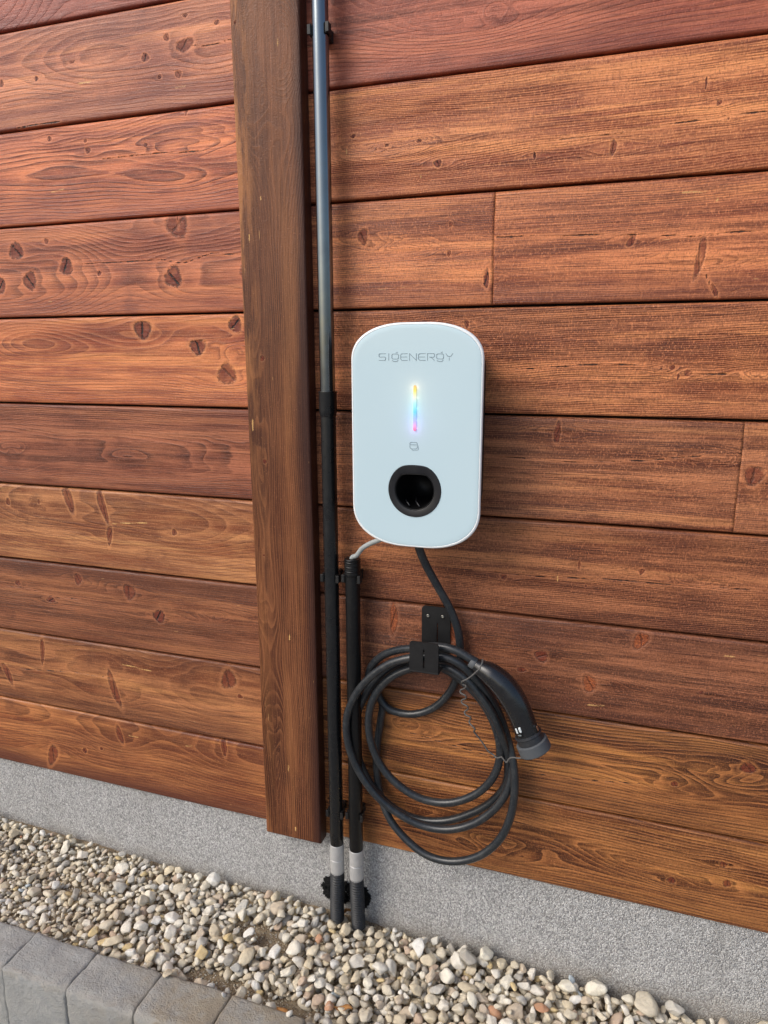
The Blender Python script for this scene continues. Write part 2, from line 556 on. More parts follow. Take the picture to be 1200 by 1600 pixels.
# knots read off the photograph: (px, py, half width, half height, lean in degrees, kind)
KN = {
 ('L', 0): [(57,123,4,5,0,'d'),(227,90,7,8,0,'d'),(260,58,5,8,20,'r'),(289,70,13,9,10,'r'),(339,35,5,5,0,'d'),(289,24,5,4,0,'r'),(250,120,4,5,0,'d'),(279,116,6,7,0,'r'),(112,97,7,3,0,'r'),(2,131,5,7,0,'r')],
 ('L', 1): [(77,217,4,5,0,'d'),(137,235,5,6,0,'d'),(133,220,4,4,0,'r'),(227,226,4,4,0,'d'),(290,174,3,8,0,'r'),(300,228,44,10,0,'s')],
 ('L', 2): [(25,393,10,12,10,'d'),(103,417,9,12,0,'d'),(47,439,9,13,0,'d'),(155,427,4,5,0,'d'),(271,433,12,15,0,'d'),(72,377,4,6,20,'r'),(277,350,15,20,0,'r'),(2,446,6,12,0,'d')],
 ('L', 3): [(223,515,12,13,0,'d'),(309,542,11,11,0,'d'),(355,585,13,15,0,'r'),(368,507,9,12,0,'d'),(366,552,14,9,0,'s')],
 ('L', 4): [(18,704,18,14,0,'s'),(355,712,16,12,0,'s'),(200,712,30,6,0,'s')],
 ('L', 5): [(107,781,6,20,18,'r'),(160,790,5,26,14,'r'),(171,836,4,14,-8,'r'),(272,832,5,6,0,'r'),(12,784,4,7,0,'r'),(60,784,3,5,0,'r')],
 ('L', 6): [(202,925,8,11,15,'r'),(249,963,8,9,0,'d'),(80,937,6,4,0,'d'),(122,905,5,8,0,'r'),(28,911,5,5,0,'r'),(335,962,12,5,0,'s')],
 ('L', 7): [(66,1017,3,19,-6,'r'),(178,1076,5,26,16,'r'),(357,1062,10,14,-20,'r'),(375,1088,5,4,0,'r'),(12,1052,4,16,25,'r')],
 ('L', 8): [(187,1148,4,13,14,'r'),(82,1180,6,15,-20,'r'),(132,1173,4,5,0,'d'),(158,1170,3,3,0,'d'),(350,1168,4,12,5,'r')],
 ('R', 0): [(772,22,14,12,0,'s'),(690,18,26,9,0,'s')],
 ('R', 1): [(684,255,7,8,0,'d'),(655,220,5,4,0,'d'),(552,213,5,4,0,'d'),(605,227,5,3,0,'d'),(835,244,3,9,0,'d'),(958,230,5,12,-5,'r'),(1104,129,3,12,0,'d'),(1124,160,5,6,0,'r'),(905,246,5,2,0,'d'),(1138,185,4,4,0,'d'),(600,228,46,9,0,'s')],
 ('R', 2): [(567,370,7,12,0,'r'),(745,371,3,3,0,'d'),(760,435,4,15,0,'d'),(987,375,5,12,-25,'r'),(704,350,4,6,0,'r'),(701,396,4,6,0,'r'),(1094,402,6,34,-8,'r'),(1115,452,4,14,30,'r'),(640,384,30,5,0,'s')],
 ('R', 3): [(1060,589,3,8,0,'d'),(1075,583,8,6,0,'r'),(1033,576,4,3,0,'d'),(1050,574,6,5,0,'r'),(729,506,4,10,10,'r'),(1185,586,12,6,0,'s')],
 ('R', 4): [(871,676,5,17,-4,'r'),(1118,717,26,7,0,'s'),(1178,743,15,14,0,'r')],
 ('R', 5): [(905,883,3,9,0,'r'),(787,901,6,6,0,'r'),(1002,893,6,6,-30,'r'),(960,908,4,3,0,'d'),(915,916,3,3,0,'d'),(1080,905,20,8,0,'s')],
 ('R', 6): [(615,966,6,24,0,'o'),(1001,1001,10,14,-30,'o'),(846,1025,10,8,-35,'r'),(815,1046,9,5,0,'r'),(921,1068,10,13,10,'o'),(1096,1082,5,4,0,'r'),(708,990,5,12,0,'o')],
 ('R', 7): [(1051,1222,14,8,0,'s'),(1054,1225,7,5,0,'r'),(1169,1200,12,8,0,'r'),(634,1133,16,9,0,'s'),(1120,1205,30,9,0,'s')],
 ('R', 8): [(1049,1376,8,6,0,'r'),(1136,1381,8,7,0,'r'),(1130,1351,7,6,0,'r'),(775,1320,26,12,0,'s')],
}
CR = {
 ('R', 1): [[(873,218),(920,213),(990,204),(1072,190),(1130,182),(1198,173)]],
 ('R', 2): [[(1077,369),(1120,366),(1150,362),(1200,362)],[(1086,384),(1100,420),(1112,452)],[(775,371),(880,368),(1000,366),(1075,369)]],
 ('R', 3): [[(758,579),(800,578),(846,575),(900,571),(950,568),(1010,572)],[(1078,583),(1120,585),(1171,583),(1210,584)],[(520,590),(550,588)]],
 ('R', 4): [[(760,712),(900,722),(1010,720),(1100,712)]],
 ('R', 5): [[(745,890),(820,900),(960,906),(1100,918),(1210,924)]],
 ('L', 0): [[(28,200),(60,194),(95,190)],[(300,72),(330,70),(362,62)]],
 ('L', 2): [[(115,412),(190,410),(250,405),(285,412),(330,396),(376,398)],[(277,336),(279,358)]],
 ('L', 1): [[(160,248),(230,240),(320,236)]],
 ('L', 6): [[(0,915),(40,918),(90,934),(125,936)]],
 ('L', 7): [[(0,1040),(40,1046),(110,1050),(180,1062)]],
 ('R', 7): [[(640,1145),(760,1180),(860,1215),(1000,1225)]],
}
# pale scrapes down to bare wood
GO = {
 ('L', 0): [[(122,131),(143,128)],[(274,137),(291,134)]], ('L', 1): [[(80,300),(100,296)]], ('L', 7): [[(190,1038),(236,1049)]],
 ('L', 8): [[(200,1149),(216,1152)],[(290,1165),(300,1166)]], ('R', 2): [[(1066,301),(1104,300)],[(1098,311),(1097,316)],[(1122,309),(1120,315)]],
 ('R', 6): [[(918,1101),(944,1103)],[(1130,1024),(1148,1026)]], ('R', 5): [[(870,895),(871,908)]], ('R', 1): [[(657,275),(658,277)],[(540,232),(544,246)]],
 ('L', 2): [[(75,470),(80,471)]], ('L', 5): [[(0,762),(18,763)],[(175,818),(230,817)]],
}
# per board: base, light streaks, stain tone, ring line weight, fibre, cross marks, pith, depth, slope, spacing, stain low edge / high edge
BP = {
 ('L',-2): ((150,72,66),(172,92,78),(118,58,58),.25,.30,.15, .4,.20,.02,.005,.3,.2),
 ('L',-1): ((150,74,60),(176,98,76),(120,60,54),.25,.30,.15, .4,.20,.02,.005,.3,.2),
 ('L', 0): ((156,82,60),(196,122,84),(126,68,58),.38,.30,.18, .62,.05,.016,.0062,.75,.1),
 ('L', 1): ((162,80,56),(206,118,76),(128,66,58),.75,.35,.15, .50,.012,.030,.0062,.55,.25),
 ('L', 2): ((150,76,54),(188,112,74),(120,66,58),.48,.35,.15, .40,.060,.02,.0052,.35,.35),
 ('L', 3): ((168,84,54),(210,128,80),(136,68,50),.50,.32,.15, .72,.030,.02,.0055,.15,.3),
 ('L', 4): ((122,64,44),(154,92,64),(96,50,40),.62,.45,.15, .45,.022,.012,.0048,.25,.3),
 ('L', 5): ((144,82,50),(190,130,84),(112,60,42),.40,.40,.20, .75,.10,.02,.0045,.35,.25),
 ('L', 6): ((116,66,44),(146,90,60),(86,48,36),.55,.42,.20, 1.5,.06,.0,.0050,.2,.4),
 ('L', 7): ((126,72,46),(168,110,70),(88,50,38),.38,.38,.22, .6,.12,.02,.0050,.3,.4),
 ('L', 8): ((138,76,46),(178,114,68),(88,46,36),.50,.40,.18, .9,.07,.012,.0055,.95,.2),
 ('R',-2): ((140,62,52),(160,80,64),(112,50,48),.25,.3,.15, .4,.2,.02,.005,.2,.2),
 ('R',-1): ((140,62,52),(160,80,64),(112,50,48),.25,.3,.15, .4,.2,.02,.005,.2,.2),
 ('R', 0): ((144,68,48),(174,98,72),(116,56,46),.40,.32,.22, .75,.07,.012,.0055,.3,.1),
 ('R', 1): ((162,84,50),(204,128,82),(134,62,46),.62,.60,.45, -.5,.035,.004,.0036,.25,.15),
 ('R', 2): ((150,78,50),(200,122,78),(108,54,42),.60,.55,.45, 1.6,.045,.006,.0036,.45,.3),
 ('R', 3): ((138,74,44),(194,122,78),(104,52,38),.62,.60,.50, -.7,.05,.004,.0034,.25,.2),
 ('R', 4): ((120,64,40),(176,112,74),(88,46,34),.60,.56,.50, 1.7,.04,.006,.0035,.2,.3),
 ('R', 5): ((112,60,39),(166,104,68),(82,44,32),.58,.58,.50, -.9,.05,.004,.0034,.35,.35),
 ('R', 6): ((102,57,39),(150,94,64),(76,42,33),.52,.55,.48, 1.9,.05,.004,.0035,.15,.3),
 ('R', 7): ((104,60,36),(168,108,60),(66,38,28),.85,.50,.30, .52,.010,.020,.0068,.2,.35),
 ('R', 8): ((116,66,38),(168,110,62),(76,42,30),.85,.50,.30, .48,.016,.022,.0062,.35,.2),
}


def conv_k(lst):
    out = []
    for (px, py, rx, ry, ang, kind) in lst:
        c = at(px, py)
        s = (at(px + 1, py) - c).length
        s2 = (at(px, py + 1) - c).length
        out.append((c.x, c.z, rx * s, ry * s2, math.radians(ang), kind))
    return out


def conv_c(lst):
    return [[(at(*p).x, at(*p).z) for p in pl] for pl in lst]


wall = thing('timber_wall', (XS, 0.0, 0.0), 'reddish brown timber clad wall of horizontal boards over a grey speckled plinth', 'wall')
JX = {2: [at(771, 390).x], 4: [at(1155, 745).x]}
for side in 'LR':
    for row in range(-2, 9):
        zt, zb = ZB[row + 2], ZB[row + 3]
        p = BP[(side, row)]
        base, hi, lo = [lin(c) for c in p[:3]]
        base = tuple(v * k for v, k in zip(base, (0.94, 0.90, 0.86)))
        hi = tuple(v * k for v, k in zip(hi, (1.42, 1.46, 1.50)))
        seed = (row + 3) * 2 + (0 if side == 'L' else 31)
        xa, xb = (XL, XS - 0.001) if side == 'L' else (XS + 0.001, XR)
        cuts = [xa] + (JX.get(row, []) if side == 'R' else []) + [xb]
        for j, (x0, x1) in enumerate(zip(cuts, cuts[1:])):
            ks = [k for k in conv_k(KN.get((side, row), [])) if x0 - 0.02 < k[0] < x1 + 0.02]
            sp = p[9]
            me = board_mesh(x0 + (0.00012 if j else 0), x1 - (0.00012 if j < len(cuts) - 2 else 0), zb + 0.0022, zt - 0.0022, seed + j * 50,
                            ks, conv_c(CR.get((side, row), [])), conv_c(GO.get((side, row), [])), p[6] + j * (0.22 if row != 2 else 0.05), p[7], p[8], sp)
            f = 1.0 if j == 0 or row == 2 else 0.95
            mat = wood('stained_wood', tuple(v * f for v in base), hi, lo, seed + j * 50, p[3], p[4], p[5], edge_bot=p[10], edge_top=p[11])
            link('plank', me, mat, wall)

# vertical post covering the joint between the two fields of boards
PX0 = (at(359, 0, -0.03).x + at(416, 1300, -0.03).x) / 2
PX1 = PX0 + 0.131
pz0 = CAM_H - 1.035
pk = []
for (px, py, rx, ry, ang, kind) in [(367,35,3,4,0,'r'),(410,560,5,6,0,'r'),(414,721,5,5,0,'d'),(412,868,3,3,0,'r'),(413,950,7,10,0,'s'),(426,1130,8,14,0,'s'),(430,80,30,40,0,'s'),(395,120,9,40,0,'s'),(405,645,6,24,0,'s')]:
    c = at(px, py, -0.03)
    s = 1.2 / FPX
    pk.append((c.x, c.z, rx * s, ry * s, 0, kind))
me = board_mesh(PX0, PX1, pz0, 2.25, 77, pk, [], [[(at(a, b, -.03).x, at(a, b, -.03).z), (at(a, b + c_, -.03).x, at(a, b + c_, -.03).z)] for a, b, c_ in ((407, 308, 4), (389, 366, 12), (434, 58, 14), (375, 235, 3), (451, 1195, 10), (452, 992, 8), (395, 655, 18), (462, 1292, 6))], 0.22, 0.016, 0.012, 0.0042, thick=0.0302, yf=-0.030, warp=0.004, vertical=True, bevs=0.0022)
post_mat = wood('post_wood', lin((90, 50, 33)), lin((158, 102, 66)), lin((58, 33, 28)), 91, 0.75, 0.40, 0.05, vertical=True, edge_top=1.0, invert=True, blotch=0.6, himix=0.40, worn_edge_pale_top=True)
tag(link('post', me, post_mat, wall), 'dark brown vertical board covering the joint of the planks')

# sheathing behind the gaps
n = N('sheathing'); bmat = n.set(color=(0.012, 0.009, 0.008), rough=0.9)
bm = bmesh.new(); box(bm, XL, XR, 0.022, 0.10, ZB[-1] + 0.001, ZB[0])
link('sheathing', from_bm(bm), bmat, wall, smooth=False)

# plinth: fine stone chips in resin
n = N('stone_chip_plaster')
P = n.pos()
Ps = n.mapping(P, (1.0, 1.0, 0.62))
v = n.vor(Ps, 470)
v2 = n.vor(n.mapping(P, (1, 1, 0.7), (3.1, 1.7, 5.5)), 300)
hsh = n.node('ShaderNodeSeparateColor'); n.put(hsh.inputs[0], v.outputs['Color'])
hsh2 = n.node('ShaderNodeSeparateColor'); n.put(hsh2.inputs[0], v2.outputs['Color'])
c = n.ramp(hsh.outputs[0], [(0, lin((118, 118, 120))), (0.22, lin((156, 156, 156))), (0.5, lin((190, 190, 189))), (0.8, lin((220, 220, 219))), (1, lin((246, 246, 244)))])
c2 = n.ramp(hsh2.outputs[1], [(0, lin((140, 140, 142))), (0.5, lin((186, 186, 185))), (1, lin((232, 232, 230)))])
c = n.mix(0.42, c, c2)
c = n.mix(n.mr(v.outputs['Distance'], 0.45, 0.75, 0, 0.5), c, lin((90, 90, 92)))
c = n.mix(n.mr(n.noise(P, 5, 4, 0.6), 0.40, 0.72, 0, 0.22), c, lin((158, 156, 152)))
# splashed soil near the ground
z = n.node('ShaderNodeSeparateXYZ'); n.put(z.inputs[0], P)
sp = n.math('MULTIPLY', n.mr(n.math('ADD', z.outputs[2], n.math('MULTIPLY', n.noise(P, 16, 4, 0.7), 0.07)), 0.095, 0.02, 0, 1, True), 0.42)
c = n.mix(sp, c, lin((158, 146, 126)))
st = n.noise(n.mapping(P, (1, 1, 0.25)), 7, 5, 0.65)
c = n.mix(n.mr(st, 0.54, 0.70, 0, 0.22), c, lin((120, 118, 112)))
c = n.mix(n.mr(z.outputs[2], 0.15, 0.208, 0, 0.12), c, lin((120, 116, 110)))  # slightly darker towards the plinth's upper edge
hb = n.math('ADD', n.math('MULTIPLY', n.math('SUBTRACT', 1.0, v.outputs['Distance']), 1.0), n.math('MULTIPLY', n.noise(P, 30, 3), 0.6))
plm = n.set(color=c, rough=n.mr(hsh.outputs[2], 0, 1, 0.35, 0.85), spec=0.5, normal=n.bump(hb, 0.9, 0.0022))
nx, nz = 220, 24
zt, zb_ = ZB[-1] - 0.001, -0.25
vs, fs = [], []
for j in range(nz + 1):
    for i in range(nx + 1):
        x = XL + (XR - XL) * i / nx; zz = zb_ + (zt - zb_) * j / nz
        vs.append((x, 0.008 + 0.0018 * noise.noise(Vector((x * 6, zz * 6, 0))) + 0.0007 * noise.noise(Vector((x * 30, zz * 30, 3))), zz))
for j in range(nz):
    for i in range(nx):
        a = j * (nx + 1) + i
        fs.append((a, a + 1, a + nx + 2, a + nx + 1))
b0 = len(vs)
vs += [(XL, 0.10, zb_), (XR, 0.10, zb_), (XR, 0.10, zt), (XL, 0.10, zt)]
fs += [(b0, b0 + 3, b0 + 2, b0 + 1), ((nz) * (nx + 1), nz * (nx + 1) + nx, b0 + 2, b0 + 3)]
me = bpy.data.meshes.new('plinth'); me.from_pydata(vs, [], fs); me.update()
link('plinth', me, plm, wall)

# ------------------------------------------------------------------ ground, kerb
KZ = 0.037
KY0, KY1 = atz(155, 1487, 0.037).y, atz(105, 1549, 0.037).y


def soil_z(x, y):
    return -0.012 - 0.034 * (x + 0.52) + 0.012 * math.exp(-((x + 0.53) / 0.22) ** 2) * math.exp(-(y / 0.12) ** 2) + 0.006 * noise.noise(Vector((x * 7, y * 7, 0))) + 0.0025 * noise.noise(Vector((x * 40, y * 40, 5)))


n = N('sandy_soil')
P = n.pos()
c = n.ramp(n.noise(P, 60, 5, 0.7), [(0.25, lin((124, 106, 84))), (0.5, lin((168, 148, 120))), (0.75, lin((204, 186, 158)))])
g = n.vor(P, 420)
gs = n.node('ShaderNodeSeparateColor'); n.put(gs.inputs[0], g.outputs['Color'])
c = n.mix(n.mr(gs.outputs[0], 0.75, 0.85, 0, 0.8), c, lin((176, 164, 144)))
c = n.mix(n.mr(gs.outputs[1], 0.8, 0.9, 0, 0.6), c, lin((70, 56, 46)))
soilm = n.set(color=c, rough=0.95, spec=0.2, normal=n.bump(n.math('ADD', n.noise(P, 160, 5, 0.75), n.math('MULTIPLY', g.outputs['Distance'], -0.5)), 1.0, 0.006))
x0, x1, y0, y1 = XL, XR, KY0 - 0.004, 0.0
vs, fs = [], []
nx, ny = 420, 34
for j in range(ny + 1):
    for i in range(nx + 1):
        x = x0 + (x1 - x0) * i / nx; y = y0 + (y1 + 0.01 - y0) * j / ny
        vs.append((x, y, soil_z(x, y)))
for j in range(ny):
    for i in range(nx):
        a = j * (nx + 1) + i
        fs.append((a, a + 1, a + nx + 2, a + nx + 1))
me = bpy.data.meshes.new('bed'); me.from_pydata(vs, [], fs); me.update()
bed = link('gravel_bed', me, soilm, None)
tag(bed, kind='structure')

# low paved ground in front, out to the horizon
n = N('grey_paving')
P = n.pos()
br = n.node('ShaderNodeTexBrick'); n.put(br.inputs['Vector'], P)
br.inputs['Scale'].default_value = 1.0
br.inputs['Brick Width'].default_value = 0.2
br.inputs['Row Height'].default_value = 0.1
br.inputs['Mortar Size'].default_value = 0.004
br.inputs['Color1'].default_value = (*lin((138, 136, 132)), 1)
br.inputs['Color2'].default_value = (*lin((118, 117, 116)), 1)
br.inputs['Mortar'].default_value = (*lin((70, 68, 64)), 1)
c = n.mix(n.mr(n.noise(P, 12, 5, 0.7), 0.3, 0.7, 0, 0.4), br.outputs[0], lin((150, 144, 134)))
pvm = n.set(color=c, rough=0.9, spec=0.3, normal=n.bump(n.noise(P, 80, 4, 0.6), 0.4, 0.002))
me = bpy.data.meshes.new('g')
me.from_pydata([(-80, -120, -0.11), (80, -120, -0.11), (80, -0.37, -0.11), (-80, -0.37, -0.11)], [], [(0, 1, 2, 3)])
tag(link('pavement', me, pvm, None), kind='structure')
n = N('dry_ground'); P = n.pos()
me = bpy.data.meshes.new('g')
me.from_pydata([(-120, -200, -0.16), (120, -200, -0.16), (120, 120, -0.16), (-120, 120, -0.16)], [], [(0, 1, 2, 3)])
tag(link('ground', me, n.set(color=n.mix(n.noise(P, 3, 5, 0.7), lin((120, 108, 92)), lin((98, 100, 76))), rough=0.95, spec=0.2), None), kind='structure')

# kerb of tumbled concrete stones
n = N('tumbled_concrete')
P = n.pos()
oi = n.node('ShaderNodeObjectInfo')
a = n.noise(P, 14, 5, 0.65)
c = n.mix(a, lin((158, 161, 162)), lin((200, 199, 192)))
c = n.mix(n.mr(n.noise(P, 55, 5, 0.7), 0.35, 0.7, 0, 0.5), c, lin((152, 155, 158)))
c = n.mix(n.mr(n.noise(P, 34, 3, 0.6), 0.62, 0.74, 0, 0.45), c, lin((184, 184, 180)))
sx = n.node('ShaderNodeSeparateXYZ'); n.put(sx.inputs[0], P)
sand = n.math('MULTIPLY', n.mr(sx.outputs[0], -1.0, -0.70, 0.12, 1, True), n.mr(n.noise(P, 11, 5, 0.7), 0.32, 0.55, 0.1, 1))
c = n.mix(n.math('MULTIPLY', sand, 0.75), c, n.mix(n.noise(P, 70, 5, 0.7), lin((146, 128, 100)), lin((186, 172, 146))))
c = n.mix(n.mr(n.attr('chip'), 0.3, 1.0, 0, 0.8), c, lin((182, 178, 170)))
c = n.mix(n.mr(n.noise(P, 600, 2, 0.6), 0.62, 0.7, 0, 0.5), c, lin((84, 84, 84)))
kbm = n.set(color=c, rough=0.9, spec=0.3, normal=n.bump(n.math('ADD', n.noise(P, 60, 5, 0.7), n.math('MULTIPLY', n.noise(P, 330, 4, 0.7), 0.6)), 1.0, 0.007))
kerb = bpy.data.objects.new('kerb', None); COL.objects.link(kerb); kerb.location = (-0.8, -0.33, -0.1)
tag(kerb, kind='structure')
pitch = (atz(362, 1555, KZ).x - atz(60, 1455, KZ).x) / 3
xk = atz(60, 1455, KZ).x
k0 = xk - pitch * 8
for i in range(22):
    xa = k0 + i * pitch
    if xa > XR: break
    bm = bmesh.new()
    rn = random.Random(i * 13 + 5)
    ya = KY0 + rn.uniform(-.002, .003); yb = KY1 + rn.uniform(-.003, .003)
    box(bm, xa + 0.0006, xa + pitch - 0.0006, yb, ya, -0.14, KZ + rn.uniform(-.003, .002))
    bmesh.ops.bevel(bm, geom=bm.edges[:], offset=0.006, segments=2, affect='EDGES', profile=0.6)
    bmesh.ops.triangulate(bm, faces=[f for f in bm.faces if len(f.verts) > 4])
    bmesh.ops.subdivide_edges(bm, edges=[e for e in bm.edges if e.calc_length() > 0.03], cuts=9, use_grid_fill=True)
    lay = bm.verts.layers.float.new('chip')
    for v in bm.verts:
        q = v.co.copy()
        nz_ = noise.fractal(q * 22 + Vector((i * 3.1, 0, 0)), 0.8, 2.2, 4)
        edge = math.exp(-((q.z - KZ) / 0.010) ** 2) * math.exp(-((q.y - yb) / 0.012) ** 2)
        n2 = noise.noise(q * 90 + Vector((0, i, 7)))
        v.co.z += 0.0042 * nz_ * (1 if q.z > 0 else 0) - edge * max(0, n2 + .25) * 0.009
        v.co.y += 0.003 * noise.fractal(q * 25, 0.8, 2.2, 3) + edge * max(0, n2 + .25) * 0.009
        v.co.x += 0.0015 * noise.noise(q * 35)
        v[lay] = edge * max(0, n2 + 0.45) * 2.4
    o = link('kerb_stone', from_bm(bm), kbm, kerb)

# ------------------------------------------------------------------ gravel
rg = random.Random(11)
n = N('pebble_stone')
oi = n.node('ShaderNodeObjectInfo')
geo = n.node('ShaderNodeNewGeometry')
rnd = n.math('FRACT', n.math('ADD', n.math('MULTIPLY', oi.outputs['Random'], 7.31), n.math('MULTIPLY', geo.outputs['Random Per Island'], 5.77)))
P = n.pos()
stops = [(0.0, (224, 214, 192)), (0.10, (240, 234, 216)), (0.2, (222, 212, 190)), (0.3, (244, 238, 222)), (0.38, (204, 201, 192)), (0.46, (222, 208, 180)),
         (0.56, (240, 234, 220)), (0.66, (210, 194, 172)), (0.72, (230, 218, 192)), (0.80, (172, 168, 160)), (0.84, (228, 214, 184)), (0.90, (222, 198, 146)), (0.925, (204, 180, 158)), (0.95, (242, 240, 232)), (0.985, (204, 152, 118)), (0.991, (190, 204, 212)), (0.994, (150, 128, 110))]
r_ = n.node('ShaderNodeValToRGB'); n.put(r_.inputs[0], rnd)
e = r_.color_ramp; e.interpolation = 'CONSTANT'
while len(e.elements) > 1: e.elements.remove(e.elements[-1])
e.elements[0].position = 0; e.elements[0].color = (*lin(stops[0][1]), 1)
for p_, c_ in stops[1:]:
    q = e.elements.new(p_); q.color = (*lin(c_), 1)
c = r_.outputs[0]
offv = n.node('ShaderNodeVectorMath', operation='ADD'); n.put(offv.inputs[0], P)
cx = n.node('ShaderNodeCombineXYZ'); n.put(cx.inputs[0], n.math('MULTIPLY', rnd, 37.0)); n.put(offv.inputs[1], cx.outputs[0])
Q = offv.outputs[0]
c = n.mix(n.mr(n.noise(Q, 90, 5, 0.7), 0.35, 0.7, 0, 0.35), c, lin((192, 178, 152)))
c = n.mix(n.mr(n.noise(Q, 45, 3, 0.6, 1.5), 0.6, 0.72, 0, 0.35), c, lin((240, 236, 226)))
c = n.mix(n.mr(n.noise(Q, 700, 3, 0.6), 0.58, 0.72, 0, 0.4), c, lin((110, 96, 80)))
pbm = n.set(color=c, rough=0.82, spec=0.3, normal=n.bump(n.math('ADD', n.noise(Q, 130, 5, 0.7), n.math('MULTIPLY', n.noise(Q, 800, 3, 0.6), 0.3)), 0.9, 0.0034))


def pebble_mesh(seed, sub=3):
    r = random.Random(seed)
    bm = bmesh.new()
    bmesh.ops.create_icosphere(bm, subdivisions=sub, radius=1.0)
    sc = Vector((r.uniform(1.0, 1.45), r.uniform(0.82, 1.0), r.uniform(0.50, 0.78)))
    pl = []
    for _ in range(r.randint(6, 11)):
        d = Vector((r.gauss(0, 1), r.gauss(0, 1), r.gauss(0, 1))).normalized()
        pl.append((d, r.uniform(0.50, 0.80)))
    for v in bm.verts:
        p = v.co.copy()
        for d, h in pl:
            t = p.dot(d) - h
            if t > 0: p -= d * t * 0.97
        f = 1 + 0.16 * noise.noise(p * 1.3 + Vector((seed * 9.1, 0, 0))) + 0.05 * noise.noise(p * 4 + Vector((0, seed, 0)))
        p *= f
        v.co = Vector((p.x * sc.x, p.y * sc.y, p.z * sc.z))
    me = from_bm(bm, 'pebble')
    me.materials.append(pbm)
    me.polygons.foreach_set('use_smooth', [True] * len(me.polygons))
    return me


PM = [pebble_mesh(s) for s in range(14)]
SM = [pebble_mesh(s + 50, 2) for s in range(10)]
soil_spots = [(atz(px, py, 0), a, b) for px, py, a, b in [(405, 1462, .06, .022), (430, 1480, .05, .02), (335, 1535, .09, .022), (450, 1575, .07, .022), (270, 1430, .03, .015), (120, 1400, .03, .014)]]
cell = 0.035
grid = {}
stones = []


def near(x, y):
    ci, cj = int(math.floor(x / cell)), int(math.floor(y / cell))
    for i in range(ci - 1, ci + 2):
        for j in range(cj - 1, cj + 2):
            for s in grid.get((i, j), ()): yield s


def rest(x, y, r):
    z = soil_z(x, y) + r * 0.45
    for (a, b, zz, rr) in near(x, y):
        d2 = (x - a) ** 2 + (y - b) ** 2
        s = (r + rr) * 0.90
        if d2 < s * s:
            q = zz + 0.62 * math.sqrt(s * s - d2)
            if q > z: z = q
    return z


XG0, XG1 = -2.1, 0.95
N_ST = 7500
for k in range(N_ST):
    t = k / N_ST
    best = None
    x_pick = rg.uniform(XG0, XG1)
    big = 0.0061 + 0.0027 * min(1, max(0, (x_pick + 1.3) / 1.4))
    r = min(0.018, max(0.0036, big * math.exp(rg.gauss(0, 0.34))))
    if t > 0.93 and rg.random() < .5: r = big * rg.uniform(1.2, 1.7)
    if t < 0.2: r *= 0.8
    for c_ in range(9):
        x = x_pick + rg.uniform(-0.05, 0.05); y = rg.uniform(KY0 + 0.004 + r * 0.8, -0.002 - r * 0.8)
        pen = 0
        for (s, a, b) in soil_spots:
            q = ((x - s.x) / a) ** 2 + ((y - s.y) / b) ** 2
            if q < 1.2: pen += (1.2 - q) * 0.028
        if (x + 0.50) ** 2 < 0.05 ** 2 and y > -0.03: pen += 0.01
        z = rest(x, y, r)
        if best is None or z + pen < best[0]: best = (z + pen, x, y, z)
    _, x, y, z = best
    if best[0] - z > 0.012 and rg.random() < 0.85: continue
    if z > 0.036 + soil_z(x, y): continue
    stones.append((x, y, z, r))
    grid.setdefault((int(math.floor(x / cell)), int(math.floor(y / cell))), []).append((x, y, z, r))

# a few stones spilled on the kerb, and the big ones lying bottom right
for (px, py, rp) in [(48, 1446, 8), (262, 1524, 9), (452, 1586, 6), (168, 1488, 7), (205, 1504, 6), (350, 1556, 6)]:
    p_ = atz(px, py, KZ)
    stones.append((p_.x, p_.y, KZ + 0.004, rp * 0.0011))
bigs = []
for (px, py, rp) in [(1006, 1562, 23), (930, 1560, 18), (1052, 1572, 17), (1190, 1597, 26), (885, 1515 + 38, 15), (760, 1500, 17), (730, 1520, 20), (1128, 1590, 12), (655, 1500, 17)]:
    p_ = atz(px, py, 0.012 - 0.03 * 0.7)
    r = rp * 1.2 / FPX
    y = min(p_.y, -0.002 - r)
    bigs.append((p_.x, y, rest(p_.x, y, r * 0.8) , r))

view = cam.matrix_world.inverted()


def screen(x, y, z):
    q = view @ Vector((x, y, z))
    if q.z > -0.05: return None
    return (q.x / -q.z * FPX + 600, 800 - q.y / -q.z * FPX, -q.z)


cand = []
for s in stones + bigs:
    q = screen(s[0], s[1], s[2])
    on = q is not None and -20 < q[0] < 1220 and q[1] < 1620
    # how much of it is covered from above
    cover = 0
    for (a, b, zz, rr) in near(s[0], s[1]):
        if zz > s[2] + 0.003:
            d = math.hypot(a - s[0], b - s[1])
            if d < (rr + s[3]) * 0.8: cover += 1 - d / ((rr + s[3]) * 0.8)
    size = (s[3] * FPX / q[2]) if on else 0
    cand.append((size * max(0.0, 1 - cover * 0.9), s))
cand.sort(key=lambda c_: -c_[0])
singles = [c_[1] for c_ in cand[:300]]
mass = [c_[1] for c_ in cand[300:]]


def stone_matrix(s):
    r = random.Random(int(s[0] * 1e5) ^ int(s[1] * 1e6))
    rot = Matrix.Rotation(r.uniform(0, 6.28), 4, 'Z') @ Matrix.Rotation(r.gauss(0, 0.34), 4, 'X') @ Matrix.Rotation(r.gauss(0, 0.34), 4, 'Y')
    return Matrix.Translation((s[0], s[1], s[2])) @ rot @ Matrix.Scale(s[3], 4), r


